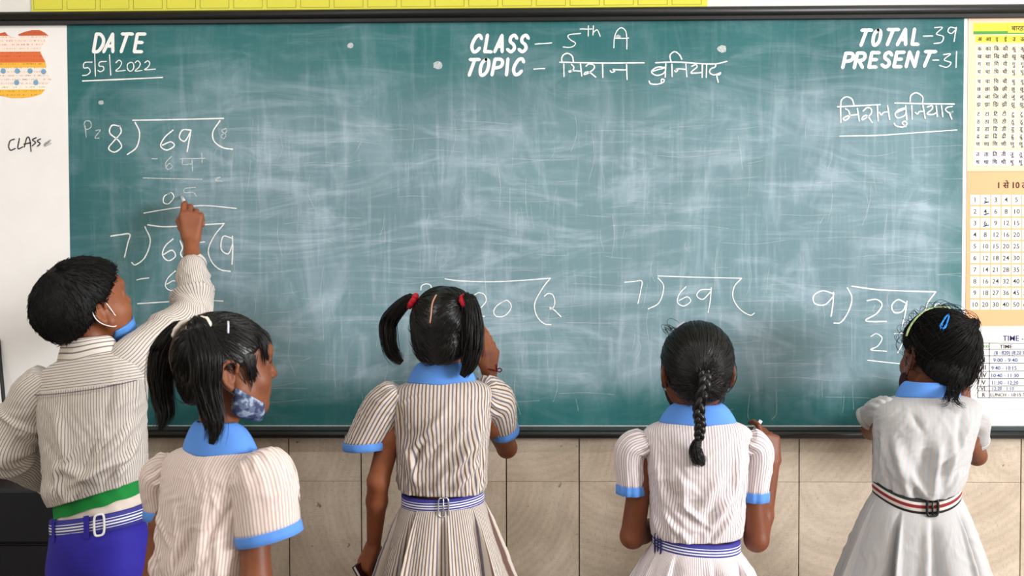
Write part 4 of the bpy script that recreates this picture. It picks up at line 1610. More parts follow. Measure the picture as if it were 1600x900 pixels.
def hand_ops(f, wrist, d, n, side, curls, sc=1.0, thumb=(0.55, 0.25, 0.3), spread=0.0, tout=0.6):
    """d: along the metacarpals, n: out of the palm; curls: per finger (mcp, pip, dip) in degrees"""
    wrist, d = np.asarray(wrist, float), unit(d)
    n = unit(np.asarray(n, float)-d*np.dot(n, d))
    th = side*np.cross(d, n)
    tips = []
    lat = (.0225, .0075, -.0075, -.0215)
    plen = (.066, .068, .064, .058)
    lens = ((.034, .021, .017), (.038, .024, .018), (.035, .022, .017), (.027, .017, .015))
    rad = (.0076, .0078, .0074, .0065)
    for i in range(4):
        base = wrist+d*plen[i]*sc+th*lat[i]*sc
        f.cone(wrist+d*.004*sc+th*lat[i]*0.55*sc, base, .0125*sc, .0098*sc, 0.010)
        dd = unit(d+th*lat[i]*spread*8)
        nn = unit(n-dd*np.dot(n, dd))
        p = base
        ang = 0.0
        r = rad[i]*sc
        for j in range(3):
            ang += math.radians(curls[i][j])
            q = p+(dd*math.cos(ang)+nn*math.sin(ang))*lens[i][j]*sc
            f.cone(p, q, r*(1-0.06*j), r*(1-0.06*(j+1)), 0.0022)
            p = q
        tips.append(p)
    b = wrist+d*.016*sc+th*.018*sc+n*.004*sc
    td = unit(d*0.75+th*tout+n*thumb[0])
    f.cone(wrist+d*.010*sc+th*.010*sc, b+td*.030*sc, .0125*sc, .0098*sc, 0.010)
    p = b+td*.030*sc
    bend = unit(n*0.7-th*0.7)
    for j, L in enumerate((.027, .021)):
        a = thumb[1]+thumb[2]*j
        dd = unit(td*math.cos(a)+bend*math.sin(a))
        q = p+dd*L*sc
        f.cone(p, q, (.0088-.0008*j)*sc, (.0080-.0012*j)*sc, 0.003)
        p, td = q, dd
    tips.append(p)
    return tips


# ------------------------------------------------------------------ people: hair
HC, HR = np.array([0, -.010, .025]), np.array([.071, .090, .077])


def hair_cap(name, C, M, thick, mat, parent, front=(.018, .0), nape=.085, extra=None, res=0.0032, front_n=(.76, -.65), low=-0.006, off_ear=0.0):
    f = Field()
    w = lambda *l: C+M@np.array(l)
    f.ell(w(*HC), M, HR+thick, 0.01)
    if extra:
        extra(f, w, M)
    lo, hi = C-0.22, C+0.22

    def hairline(X, Y, Z):
        x, y, z = X-C[0], Y-C[1], Z-C[2]
        ly = x*M[0, 1]+y*M[1, 1]+z*M[2, 1]
        lz = x*M[0, 2]+y*M[1, 2]+z*M[2, 2]
        lx = x*M[0, 0]+y*M[1, 0]+z*M[2, 0]
        f1 = front_n[0]*(ly-front[0])+front_n[1]*(lz-front[1])
        f2 = 0.66*(ly-off_ear)-0.75*(lz-low)
        f3 = -(lz+nape)
        return np.minimum(np.maximum(np.maximum(f1, f2), f3), 0.05)
    f.func(lo, hi, hairline, 0.010, 'i')
    for s_ in (-1, 1):
        f.ell(w(s_*.082, -.006, -.014), M, (.020, .019, .028), 0.006, 's')
    V, F = f.build(res)
    r = RNG.normal(0, 0.0004, V.shape)
    return mesh_np(name, V+r, F, mat, parent)


def nape_extra(f, w, M):
    f.ell(w(0, -.046, -.040), M, (.060, .048, .052), .03)


def surface_strands(cap_obj, C, M, n, target, length, seed, lo=-1.0, hi=1.0, jit=0.12, lift=.0012, k=7):
    """roots on the hair cap, each strand lying on it towards a head-local target point"""
    r = np.random.default_rng(seed)
    me = cap_obj.data
    nv = len(me.vertices)
    co, vn = np.empty(nv*3, np.float32), np.empty(nv*3, np.float32)
    me.vertices.foreach_get('co', co)
    me.vertices.foreach_get('normal', vn)
    co, vn = co.reshape(-1, 3).astype(float), vn.reshape(-1, 3).astype(float)
    lz = ((co-C)@M)[:, 2]
    ok = np.nonzero((lz > lo) & (lz < hi))[0]
    pk = r.choice(ok, n)
    tg = target((co[pk]-C)@M)
    d = (C+tg@M.T)-co[pk]
    d -= vn[pk]*(d*vn[pk]).sum(1)[:, None]
    d /= np.linalg.norm(d, axis=1)[:, None]+1e-6
    d += r.normal(0, jit, d.shape)
    kk = np.linspace(0, 1, k)[None, :, None]
    Ls = r.uniform(length*.6, length, (n, 1, 1))
    # keep to the curved surface: drop back by the sagitta of a 9 cm sphere
    return co[pk][:, None, :]+d[:, None, :]*kk*Ls+vn[pk][:, None, :]*(.0004+lift*np.sin(PI*kk)-(kk*Ls)**2/.19)


def strands_mesh(name, P, rad, mat, parent, sides=3):
    """P (n,k,3) polylines -> thin tapered tubes in one mesh"""
    P = np.asarray(P, float)
    n, k, _ = P.shape
    T = np.gradient(P, axis=1)
    T /= np.linalg.norm(T, axis=2)[..., None]+1e-9
    ref = np.array([0.37, 0.21, 0.9])
    N = np.cross(T, ref)
    N /= np.linalg.norm(N, axis=2)[..., None]+1e-9
    B = np.cross(T, N)
    t = np.linspace(0, 1, k)
    prof = np.minimum(1, (1.02-t)*5)*np.minimum(1, t*8+0.35)
    r = np.broadcast_to(np.asarray(rad, float).reshape(-1, 1), (n, k))*prof[None, :]
    a = np.arange(sides)*2*PI/sides
    V = P[:, :, None, :]+r[:, :, None, None]*(np.cos(a)[None, None, :, None]*N[:, :, None, :]+np.sin(a)[None, None, :, None]*B[:, :, None, :])
    base = (np.arange(n)*k*sides)[:, None, None]+(np.arange(k-1)*sides)[None, :, None]
    j = np.arange(sides)[None, None, :]
    j2 = (j+1) % sides
    F = np.stack([base+j, base+j2, base+sides+j2, base+sides+j], -1).reshape(-1, 4)
    return mesh_np(name, V.reshape(-1, 3), F, mat, parent)


def slerp(a, b, t):
    d = np.clip((a*b).sum(-1, keepdims=True), -0.9999, 0.9999)
    o = np.arccos(d)
    s = np.sin(o)+1e-6
    return np.sin((1-t)*o)/s*a+np.sin(t*o)/s*b


def comb_strands(C, M, thick, roots, tie, k=12, lift=(0.0, 0.003), wave=0.0, frac=1.0, seed=0):
    """strands combed over the skull from root directions to a tie direction (head-local unit vectors)"""
    r = np.random.default_rng(seed)
    n = len(roots)
    t = np.linspace(0, 1, k)[None, :, None]*frac
    tie = np.asarray(tie, float)/np.linalg.norm(tie)
    tt = np.broadcast_to(tie, (n, 3))+r.normal(0, 0.07, (n, 3))
    tt /= np.linalg.norm(tt, axis=1)[:, None]
    D = slerp(roots[:, None, :], tt[:, None, :], t)
    D = D+r.normal(0, wave, (n, 1, 3))*np.sin(PI*t)
    D /= np.linalg.norm(D, axis=2)[..., None]
    off = r.uniform(lift[0], lift[1], (n, 1, 1))*(0.3+np.sin(PI*np.clip(t/frac, 0, 1))*0.9)
    L = HC+D*(HR+thick)+D*off
    return C+L@M.T


def root_dirs(n, cond, seed=0):
    r = np.random.default_rng(seed)
    out = []
    while len(out) < n:
        d = r.normal(0, 1, (4000, 3))
        d /= np.linalg.norm(d, axis=1)[:, None]
        p = HC+d*HR
        m = (0.76*(p[:, 1]-.018)-.65*p[:, 2] < 0.004) & (0.66*p[:, 1]-.75*(p[:, 2]+.006) < 0.004) & (p[:, 2] > -.085)
        m &= cond(d)
        out += list(d[m])
    return np.array(out[:n])


def tail_strands(spine, rad_fn, n, seed=0, k=22, wav=0.003, tip=0.25, wild=0.0):
    """a hank of hair along a spine curve"""
    r = np.random.default_rng(seed)
    S = catmull(spine, 10)
    L = np.concatenate([[0], np.cumsum(np.linalg.norm(np.diff(S, axis=0), axis=1))])
    L /= L[-1]
    T = np.gradient(S, axis=0)
    T /= np.linalg.norm(T, axis=1)[:, None]
    N = np.zeros_like(S)
    v = np.cross(T[0], [0, 1.0, 0.05])
    for i in range(len(S)):
        v = v-T[i]*(v@T[i])
        v /= np.linalg.norm(v)
        N[i] = v
    B = np.cross(T, N)
    end = 1-tip*r.random(n)**1.5
    t = np.linspace(0, 1, k)[None, :]*end[:, None]
    g = lambda A: np.stack([np.interp(t, L, A[:, i]) for i in range(3)], -1)
    P, Nn, Bn = g(S), g(N), g(B)
    rho = np.sqrt(r.random(n))[:, None]
    ph = r.uniform(0, 2*PI, n)[:, None]+0.5*t*r.normal(0, 1, (n, 1))
    R = rad_fn(t)*rho
    wv = wav*np.sin(t*r.uniform(5, 12, (n, 1))+r.uniform(0, 6, (n, 1)))*t
    wl = wild*r.normal(0, 1, (n, 1))*t**2
    wl2 = wild*r.normal(0, 1, (n, 1))*t**2
    return P+Nn*(R*np.cos(ph)+wv+wl)[..., None]+Bn*(R*np.sin(ph)+wv*0.5+wl2)[..., None]


def tail_core(name, spine, radii, mat, parent, flat=0.8):
    C = catmull(spine, 8)
    t = np.linspace(0, 1, len(C))
    rr = np.interp(t, np.linspace(0, 1, len(radii)), radii)
    return loft_path(name, C, None, rr, rr*flat, mat, parent, (0.98, 0.1, 0.1), disp=lambda TT, PH, S, L: 0.0018*np.sin(9*PH+3*TT)*np.clip(TT*4, 0, 1), nphi=40)[0]


def scrunchie(name, c, axis, R, r, mat, parent, ruff=0.0, n=40, start=0.0, end=2*PI):
    axis = unit(axis)
    u = unit(np.cross(axis, [0.2, 0.3, 0.9]))
    v = np.cross(axis, u)
    a = np.linspace(start, end, n, endpoint=(end-start) < 6.2)
    pts = np.array([c+(u*math.cos(x)+v*math.sin(x))*(R+ruff*math.sin(9*x)) for x in a])
    return tube(name, pts, r, mat, parent, 10, closed=(end-start) > 6.2)


# ------------------------------------------------------------------ people: whole figures
def make_person(label, T, head, hips_z, arms, skin, legs=True, foot_gap=0.065, girl=True, z_fine=None, res=0.0028, foot_yaw=0.0):
    """body as ONE continuous skin: torso T, head (C, M), arms = list of (shoulder, elbow, wrist, hand kwargs, radii)"""
    C, M = head
    base = np.array([T.W[0], T.W[1], 0.0])
    P = empty('person', base, label, 'person')
    f = Field()
    cen = lambda h: T.centre(np.array([h]))[0]
    a, b = T.ab(np.array([0.0, 0.3, 0.6, 0.8]))
    for h, i, dz in ((0.0, 0, .07), (0.3, 1, .08), (0.6, 2, .085)):
        f.ell(cen(h), T.M, (a[i]*.80, b[i]*.74, dz*min(1.0, (T.N[2]-T.W[2])/.32)), 0.03)
    f.ell(np.array([T.W[0], T.W[1], hips_z+0.03]), T.M, (.105, .080, .085), 0.04)
    shl = [ar[0] for ar in arms]
    f.cone(cen(.76)*0.45+shl[0]*0.55, cen(.76)*0.45+shl[1]*0.55, .028, .028, 0.02)
    nb = cen(0.93)+T.F*0.010
    f.cone(cen(.86)+T.F*.010, C+M@np.array([0, -.018, -.050]), .040, .038, 0.022)
    f.cone(cen(.76)+T.F*.008, nb, .040, .040, 0.02)
    head_ops(f, C, M)
    tips = []
    for s, e, w, hk, rd in arms:
        s2 = s+(cen(.70)-s)*0.12-np.array([0, 0, .012])
        f.cone(s2, s2*0.6+e*0.4, rd[0]*0.85, rd[0]*0.9, 0.02)
        f.cone(s2*0.6+e*0.4, e, rd[0]*0.9, rd[1], 0.015)
        mid = e+(w-e)*0.3
        f.cone(e, mid, rd[1], rd[1]*0.97, 0.008)
        f.cone(mid, w, rd[1]*0.97, rd[2], 0.010)
        hk = dict(hk)
        tips.append(hand_ops(f, w, **hk))
    feet = []
    hip = np.array([T.W[0], T.W[1], hips_z])
    for sx in (-1, 1):
        hj = hip+T.R*(sx*.055)
        kn = np.array([T.W[0], T.W[1], 0.36])+T.R*(sx*foot_gap)+T.F*0.012
        an = np.array([T.W[0], T.W[1], 0.07])+T.R*(sx*foot_gap)-T.F*0.01
        f.cone(hj, kn, .062, .042, 0.03)
        f.cone(kn, kn*0.65+an*0.35, .042, .042, 0.01)
        f.cone(kn*0.65+an*0.35, an, .042, .026, 0.01)
        f.cone(an, an+T.F*.10-np.array([0, 0, .040]), .026, .022, 0.02)
        feet.append((kn, an))
    V, F = f.build(res, z_fine if z_fine else T.W[2]-0.04)
    L = (V-C)@M
    lip = np.exp(-((L[:, 0]/.020)**4+((L[:, 2]+.0515)/.0085)**4))*(L[:, 1] > .07)
    body = mesh_np('body', V, F, skin, P, attrs={'lip': lip*0.8})
    for s in (-1, 1):
        c = C+M@np.array([s*.029, .0725, .006])
        bm = bmesh.new()
        bmesh.ops.create_uvsphere(bm, u_segments=20, v_segments=14, radius=.0118)
        me = bpy.data.meshes.new('eye')
        fw = M@np.array([s*0.02, 1, 0])
        q = Vector((0, 0, 1)).rotation_difference(Vector(fw)).to_matrix().to_4x4()
        bm.transform(Matrix.Translation(Vector(c)) @ q)
        bm.to_mesh(me)
        bm.free()
        me.materials.append(M_eye)
        me.materials.append(M_iris)
        for p in me.polygons:
            p.use_smooth = True
            if (np.array(p.center)-c)@unit(fw) > .0098:
                p.material_index = 1
        link_mesh('eye', me, None, P)
        br = [C+M@np.array(q) for q in ((s*.014, .0905, .024), (s*.026, .0905, .029), (s*.038, .084, .028), (s*.047, .074, .022))]
        tube('eyebrow', catmull(br, 4), np.interp(np.linspace(0, 1, 13), [0, .3, 1], [.0024, .0030, .0008]), M_hair, P, 6)
    for sx, (kn, an) in zip((-1, 1), feet):
        f = Field()
        f.cone(an*0.35+kn*0.65, an, .0445, .030, 0.01)
        f.cone(an, an+T.F*.02-np.array([0, 0, .03]), .030, .030, 0.01)
        cut = an[2]+0.15 if girl else 0.2
        V, F = f.build(0.006)
        mesh_np('sock', V, F, M_sock, P)
        f = Field()
        hz = 0.0335
        f.cone([an[0], an[1], hz]-T.F*.012, np.array([an[0], an[1], hz])+T.F*.035, .0335, .034, 0.01)
        f.cone(np.array([an[0], an[1], hz])+T.F*.035, np.array([an[0], an[1], .030])+T.F*.115, .034, .030, 0.01)
        V, F = f.build(0.005)
        V[:, 2] = np.maximum(V[:, 2], 0.0)
        mesh_np('shoe', V, F, M_shoe, P)
    return P, body, tips


def mask_shell(name, C, M, region, mat, parent, t0=0.0015, t1=0.0055, res=0.0022, bulge=None):
    """cloth mask that follows the chin: head dilated and clipped to a region given in head coordinates"""
    def head_field(extra):
        f = Field()
        w = lambda *l: C+M@np.array(l)
        f.ell(w(0, .036, -.022), M, np.array((.056, .052, .074))+extra, 0.03)
        f.ell(w(0, .040, -.066), M, np.array((.043, .046, .036))+extra, 0.025)
        f.ell(w(0, .072, -.090), M, np.array((.017, .014, .014))+extra, 0.02)
        for s in (-1, 1):
            f.cone(w(s*.058, .015, -.045), w(s*.034, .055, -.085), .013+extra, .011+extra, 0.03)
        if bulge:
            for l, r in bulge:
                f.ell(w(*l), M, np.array(r)+extra, 0.015)
        return f
    f = head_field(t1)

    def clip(X, Y, Z):
        x, y, z = X-C[0], Y-C[1], Z-C[2]
        l = [x*M[0, i]+y*M[1, i]+z*M[2, i] for i in range(3)]
        return region(*l)
    f.func(C-0.3, C+0.3, clip, 0.003, 'i')
    V, F = f.build(res)
    return mesh_np(name, V, F, mat, parent)


# ================================================================== the five children
SK_A = mat_skin('brown_skin_warm', (142, 84, 54))
SK_B = mat_skin('brown_skin', (124, 72, 46))
SK_C = mat_skin('brown_skin_deep', (118, 66, 41))
FAB_2 = mat_fabric('striped_cotton_brown', (204, 194, 182), (112, 88, 80), 0.0092, 0.40, second=(112, 104, 122))
FAB_B = mat_fabric('striped_cotton_shirt', (212, 204, 194), (122, 108, 114), 0.0064, 0.26)
FAB_3 = mat_fabric('striped_cotton_pale', (226, 216, 216), (162, 150, 158), 0.0066, 0.34)
FAB_1 = mat_fabric('striped_cotton_rose', (226, 212, 205), (192, 166, 160), 0.0066, 0.40)
FAB_4 = mat_fabric('striped_cotton_grey', (184, 177, 174), (160, 174, 184), 0.0100, 0.26, soft=0.2, rough=0.6)
EAR_LOOP = [(.060, .034, -.056), (.072, .012, -.056), (.083, -.018, -.036), (.088, -.031, -.012), (.086, -.024, .014), (.080, -.004, .022), (.076, .012, .004), (.068, .026, -.030), (.062, .034, -.050)]
REST_CURL = ((25, 30, 18), (28, 32, 20), (30, 35, 20), (32, 36, 22))


def ear_loop(C, M, s, mat, parent, pts=EAR_LOOP, r=0.0011):
    tube('ear_loop', catmull([C+M@np.array((s*a, b, c)) for a, b, c in pts], 6), r, mat, parent, 6)


def part_line(C, M, thick, ph0, ph1, mat, parent, x=0.0, r=0.0016):
    pts = []
    for a in np.linspace(ph0, ph1, 24):
        d = np.array([x+0.012*math.sin(a*9), -math.cos(a), math.sin(a)])
        d /= np.linalg.norm(d)
        pts.append(C+M@(HC+d*(HR+thick+0.0024)))
    return tube('parting', np.array(pts), r, mat, parent, 6)


def surf(C, M, d, thick):
    d = unit(d)
    return C+M@(HC+d*(HR+thick))


def loc_folds(T, lst):
    """folds given by photo pixels on the back plane -> torso coordinates"""
    out = []
    Lz = np.linalg.norm(T.N-T.W)
    for u0, v0, u1, v1, w, a in lst:
        row = []
        for u, v in ((u0, v0), (u1, v1)):
            p = px(u, v, T.W[1]-0.08)
            h = (p[2]-T.W[2])/(T.N[2]-T.W[2])
            c = T.centre(np.array([h]))[0]
            row += [float((p-c)@T.R), h*Lz]
        out.append((*row, w*.9, a*1.7))
    return out


# ---------------------------------------------------------------- child with two pigtails (middle)
y0 = -0.38
T2 = Torso(px(692, 777, y0), px(690, 590, y0), 0, tilt=0.03, sa=0.99)
C2, M2 = px(699, 520, y0+0.005), frame(18, -5, 0)
arm2 = [(px(612, 624, y0), px(591, 752, y0-0.02), px(584, 852, -0.31), dict(d=(-.42, .10, -.90), n=(.75, .55, -.1), side=-1, curls=((30, 55, 30), (35, 60, 30), (40, 60, 30), (45, 60, 30)), sc=.95, thumb=(.5, .2, .2)), (.032, .0265, .0175)),
        (px(766, 620, y0), px(792, 700, -0.19), px(764, 582, -0.125), dict(d=(.06, .20, .97), n=(-.72, .68, -.1), side=1, curls=((12, 22, 14), (16, 30, 20), (24, 40, 25), (30, 45, 30)), sc=1.0, thumb=(.45, .2, .3)), (.032, .026, .0175))]
P2, B2, tips2 = make_person('child with two pigtails in red ties writing at the middle of the chalkboard', T2, (C2, M2), T2.W[2]-0.12, arm2, SK_A)
T2.mesh('blouse', FAB_2, P2, folds=loc_folds(T2, [
    (700, 640, 640, 705, .012, .010), (745, 690, 680, 760, .012, .011), (630, 690, 650, 755, .010, .008), (665, 680, 640, 740, .008, -.006),
    (755, 650, 735, 730, .012, .008), (720, 660, 660, 725, .010, -.007), (750, 725, 710, 762, .008, .008), (620, 640, 625, 700, .010, -.006)]), seed=11, gather=0.005)
bv = T2.bvh()
collar(T2, px(690, 568, y0-0.05)[2], (.047, .045), (.084, .055), P2, M_collar, bv)
b_, at_ = belt(T2, 'belt', 0.0, .037, M_belt_blue, P2, tilt_x=.055, sag=.006)
buckle(b_, T2, at_, 0.06, .025, .046, M_steel)
skirt(T2, 'skirt', .40, .140, .115, 9, FAB_2, P2, seed=21, off=0.1, depth=.040, sharp=.08, tilt_x=.05)
s_, hem, ax = loft_path('sleeve', catmull([px(622, 612, y0), px(600, 640, y0), px(573, 690, y0)], 12), (0.06, 0, -1), np.interp(np.linspace(0, 1, 25), [0, .35, 1], [.038, .050, .0575]), np.interp(np.linspace(0, 1, 25), [0, .35, 1], [.052, .056, .056]), FAB_2, P2, (1, 0, 0.3), puff(5, 11, .005, .006, .004), turn_in=.02)
hem_band('sleeve_band', hem, ax, .017, M_collar, P2)
s_, hem, ax = loft_path('sleeve', catmull([px(756, 614, y0), px(776, 630, y0+.05), px(787, 668, y0+.12)], 12), (0.2, .35, -.9), np.interp(np.linspace(0, 1, 25), [0, .35, 1], [.036, .046, .036]), np.interp(np.linspace(0, 1, 25), [0, .35, 1], [.048, .052, .048]), FAB_2, P2, (1, 0, 0.3), puff(6, 11, .005, .006, .005), turn_in=.02)
hem_band('sleeve_band', hem, ax, .016, M_collar, P2)
h2 = hair_cap('hair', C2, M2, .011, M_hair, P2, extra=nape_extra, nape=.096, low=-.016)
M_scalp = plain('pale_scalp', (176, 132, 104), 0.6)
part_line(C2, M2, .011, -0.05, 0.78, M_scalp, h2, x=0.03, r=.0019)
tieL, tieR = unit((-.80, -.42, .52)), unit((.80, -.42, .52))
rl = root_dirs(700, lambda d: d[:, 0] < 0.02, 1)
rr = root_dirs(700, lambda d: d[:, 0] > 0.05, 2)
S = np.concatenate([comb_strands(C2, M2, .0105, rl, tieL, seed=3, wave=.03), comb_strands(C2, M2, .0105, rr, tieR, seed=4, wave=.03)])
strands_mesh('combed_hair', S, RNG.uniform(.0006, .0012, len(S)), M_hair, h2)
S = surface_strands(h2, C2, M2, 700, lambda l: np.where(l[:, :1] > 0.004, np.array([[.07, -.05, .06]]), np.array([[-.07, -.05, .06]])), .035, 77, hi=.0)
strands_mesh('nape_hair', S, .0008, M_hair, h2)
M_redtie = cloth_plain('red_scrunchie', (196, 30, 48))
for tie, spine, rads, sd in ((tieL, [(640, 474), (622, 478), (609, 500), (607, 530), (614, 553), (628, 567)], (.011, .017, .020, .020, .016, .008), 5),
                             (tieR, [(724, 472), (734, 484), (738, 508), (738, 540), (733, 570), (722, 588)], (.013, .024, .028, .027, .021, .009), 6)):
    p0 = surf(C2, M2, tie, .013)
    q0 = surf(C2, M2, tie, .030)
    yb = p0[1]
    sp = [p0, q0]+[px(u, v, yb-(0.012 if tie is tieR else -.005)) for u, v in spine[2:]]
    tl = tail_core('ponytail', sp, [r*.72 for r in rads], M_hair, h2)
    st = tail_strands(sp, lambda t, rads=rads: np.interp(t, np.linspace(0, 1, len(rads)), rads), 420, sd, wild=.004)
    strands_mesh('ponytail_strands', st, RNG.uniform(.0006, .0011, len(st)), M_hair, h2)
    scrunchie('hair_tie', (p0+q0)/2, q0-p0, .0140, .0078, M_redtie, h2, .0012)
w_ = arm2[1][2]
scrunchie('wrist_thread', w_+np.array([0, 0, .006]), np.array([.1, .25, .95]), .0205, .0018, cloth_plain('maroon_thread', (120, 26, 36)), P2)
tube('thread_knot', catmull([w_+np.array(q) for q in ((.020, -.004, .007), (.028, -.006, .012), (.034, -.004, .008), (.030, -.006, .002), (.022, -.004, .006), (.020, .0, .022))], 5), .0016, cloth_plain('maroon_knot', (120, 26, 36)), P2, 6)
# dark notebook in her hanging hand
wl = arm2[0][2]
nb = empty('notebook', wl+np.array([-.005, .01, -.19]), 'dark maroon notebook held low by the child with pigtails', 'notebook')
bm = bmesh.new()
bmesh.ops.create_cube(bm, size=1.0)
Rn = Matrix.Rotation(math.radians(-28), 4, 'Y') @ Matrix.Rotation(math.radians(55), 4, 'Z')
for nm, sc_, off_, m_ in (('front_cover', (.105, .0025, .15), .0065, plain('maroon_cover', (52, 16, 22), .4)), ('back_cover', (.105, .0025, .15), -.0065, None), ('pages', (.10, .0105, .145), 0, M_white_paper)):
    bb = bm.copy()
    if m_ is None:
        m_ = bpy.data.materials['maroon_cover']
    bb.transform(Matrix.Translation(Vector(wl+np.array([.012, .035, -.105]))) @ Rn @ Matrix.Translation((0, off_, 0)) @ Matrix.Diagonal((*sc_, 1)))
    bm_obj(nm, bb, m_, nb)
bm.free()

# ---------------------------------------------------------------- child with one braid
y0 = -0.47
T3 = Torso(px(1088, 848, y0), px(1090, 652, y0), 0, tilt=0.0)
C3, M3 = px(1089, 577, y0+0.01), frame(0, -4, 0)
arm3 = [(px(996, 694, y0), px(988, 838, y0+.01), px(1040, 815, -.28), dict(d=(.75, .6, .1), n=(.0, .0, -1), side=-1, curls=REST_CURL, sc=.95), (.031, .0285, .018)),
        (px(1180, 694, y0), px(1182, 843, y0+.01), px(1207, 722, -.345), dict(d=(-.12, .04, .99), n=(-.40, .91, -.1), side=1, curls=((16, 50, 34), (50, 60, 35), (62, 75, 40), (66, 78, 40)), sc=.95, thumb=(.5, .25, .35)), (.031, .0285, .018))]
P3, B3, tips3 = make_person('child with one long braid holding chalk beside the chalkboard edge', T3, (C3, M3), T3.W[2]-0.12, arm3, SK_C)
T3.mesh('blouse', FAB_3, P3, folds=loc_folds(T3, [
    (1125, 745, 1095, 790, .014, .008), (1040, 760, 1070, 800, .012, -.006), (1140, 780, 1110, 820, .010, .007), (1020, 700, 1030, 780, .012, .006),
    (1160, 700, 1150, 780, .012, .006), (1035, 800, 1060, 835, .008, .008), (1150, 800, 1120, 838, .008, .007)]), seed=31, gather=0.005)
collar(T3, px(1090, 634, y0-.05)[2], (.047, .045), (.090, .056), P3, M_collar, T3.bvh())
b_, at_ = belt(T3, 'belt', 0.0, .040, M_belt_blue, P3, tilt_x=-.07, sag=.004)
buckle(b_, T3, at_, -1.10, .022, .052, plain('navy_metal', (46, 50, 110), .3, metal=.4))
skirt(T3, 'skirt', .37, .165, .125, 9, FAB_3, P3, seed=26, off=0.35, depth=.040, sharp=.08, tilt_x=-.07)
for A, Bm, Bh, sd, e in (((1008, 690), (985, 705), (986, 758), 8, (-.02, 0, -1)), ((1166, 690), (1183, 706), (1179, 768), 9, (-.02, 0, -1))):
    n_ = 25
    s_, hem, ax = loft_path('sleeve', catmull([px(*A, y0), px(*Bm, y0), px(*Bh, y0)], 12), e, np.interp(np.linspace(0, 1, n_), [0, .4, 1], [.032, .034, .0325]), np.interp(np.linspace(0, 1, n_), [0, .4, 1], [.046, .050, .040]), FAB_3, P3, (1, 0, .1), puff(sd, 13, .004, .004, .004, .0015), turn_in=.02)
    hem_band('sleeve_band', hem, ax, .020, M_collar, P3)
h3 = hair_cap('hair', C3, M3, .012, M_hair, P3, extra=nape_extra, nape=.088, low=-.014)
tie3 = unit((0, -.94, -.36))
S = comb_strands(C3, M3, .0115, root_dirs(1500, lambda d: d[:, 2] > -.9, 5), tie3, seed=6, wave=.02, frac=.97)
strands_mesh('combed_hair', S, RNG.uniform(.0006, .0012, len(S)), M_hair, h3)
S = surface_strands(h3, C3, M3, 700, lambda l: np.array([[0, -.10, -.03]])+0*l, .035, 77, hi=.0)
strands_mesh('nape_hair', S, .0008, M_hair, h3)
fl = comb_strands(C3, M3, .012, root_dirs(14, lambda d: (d[:, 0] < -.35) & (d[:, 2] > .6), 7), (-1, -.1, .9), seed=8, lift=(.006, .026), frac=.9)
strands_mesh('stray_hair', fl, .0006, M_hair, h3)
bp0 = surf(C3, M3, tie3, .012)
spine = catmull([bp0+np.array([0, .012, .012]), bp0+np.array([0, -.012, -.018]), px(1092, 640, bp0[1]-.016), px(1094, 664, bp0[1]-.014), px(1092, 686, bp0[1]-.010)], 12)
tt_ = np.linspace(0, 1, len(spine))
for k in range(3):
    w3 = np.linspace(0, 3.0, len(spine))*2*PI+k*2*PI/3
    off_ = np.stack([.0085*np.sin(w3), -.0045*np.sin(2*w3), 0*w3], 1)*(1-.25*tt_)[:, None]
    tube('braid', spine+off_, .0085*(1-.28*tt_), M_hair, h3, 10)
    st = tail_strands((spine+off_)[::3], lambda t: .0092*(1-.25*t), 70, 40+k, k=40, wav=.0, tip=.02)
    strands_mesh('braid_strands', st, .0006, M_hair, h3)
end = spine[-1]
sp = [end, px(1087, 700, end[1]), px(1090, 714, end[1]), px(1099, 727, end[1]+.004)]
tail_core('braid_tuft', sp, (.007, .013, .013, .004), M_hair, h3)
st = tail_strands(sp, lambda t: np.interp(t, [0, .4, .8, 1], [.008, .0155, .015, .007]), 220, 44, wild=.003)
strands_mesh('tuft_strands', st, .0007, M_hair, h3)
scrunchie('hair_tie', end+np.array([0, 0, -.002]), (0.1, 0, -1), .0078, .0022, M_hair2, h3)
hcl = [surf(C3, M3, q, .0145) for q in ((-.62, -.15, .80), (-.5, -.1, .9), (-.38, -.05, .98))]
tube('hair_clip', hcl, .0028, plain('pale_lilac_plastic', (214, 210, 236), .3), P3, 8)
mk3 = mask_shell('face_mask', C3, M3, lambda x, y, z: np.maximum(z+.052, .028-y), plain('black_cloth_mask', (26, 26, 30), .8), P3)
for s in (-1, 1):
    ear_loop(C3, M3, s, M_blackplastic, mk3, r=.0010)

# ---------------------------------------------------------------- child with green headband (right)
y0 = -0.38
PROF4 = dict(GIRL_PROF)
T4 = Torso(px(1432, 764, y0), px(1450, 615, -0.31), 4, tilt=0.03, sa=1.0, bow=.012)
C4, M4 = px(1464, 558, -0.275), frame(-14, -6, 9)
arm4 = [(px(1388, 648, -.33), px(1362, 672, -.145), px(1428, 650, -.10), dict(d=(.5, .15, .8), n=(.5, .8, -.3), side=-1, curls=REST_CURL, sc=.93), (.029, .025, .017)),
        (px(1508, 652, -.33), px(1526, 712, -.17), px(1508, 632, -.135), dict(d=(-.04, .05, .99), n=(-.8, .6, 0), side=1, curls=((30, 60, 40), (40, 65, 40), (50, 70, 40), (55, 75, 40)), sc=.93), (.029, .025, .017))]
P4, B4, tips4 = make_person('child with pale green headband and red-striped belt at the right of the chalkboard', T4, (C4, M4), T4.W[2]-0.12, arm4, SK_C)
T4.mesh('blouse', FAB_4, P4, folds=loc_folds(T4, [
    (1450, 690, 1445, 755, .018, -.008), (1470, 700, 1455, 765, .010, .010), (1400, 690, 1420, 755, .014, .006), (1500, 690, 1480, 745, .010, .008),
    (1380, 680, 1376, 745, .010, .006), (1425, 735, 1450, 765, .008, .007)]), seed=41, gather=0.005, crump=(.09, .007), h0=.085, sag0=.034)
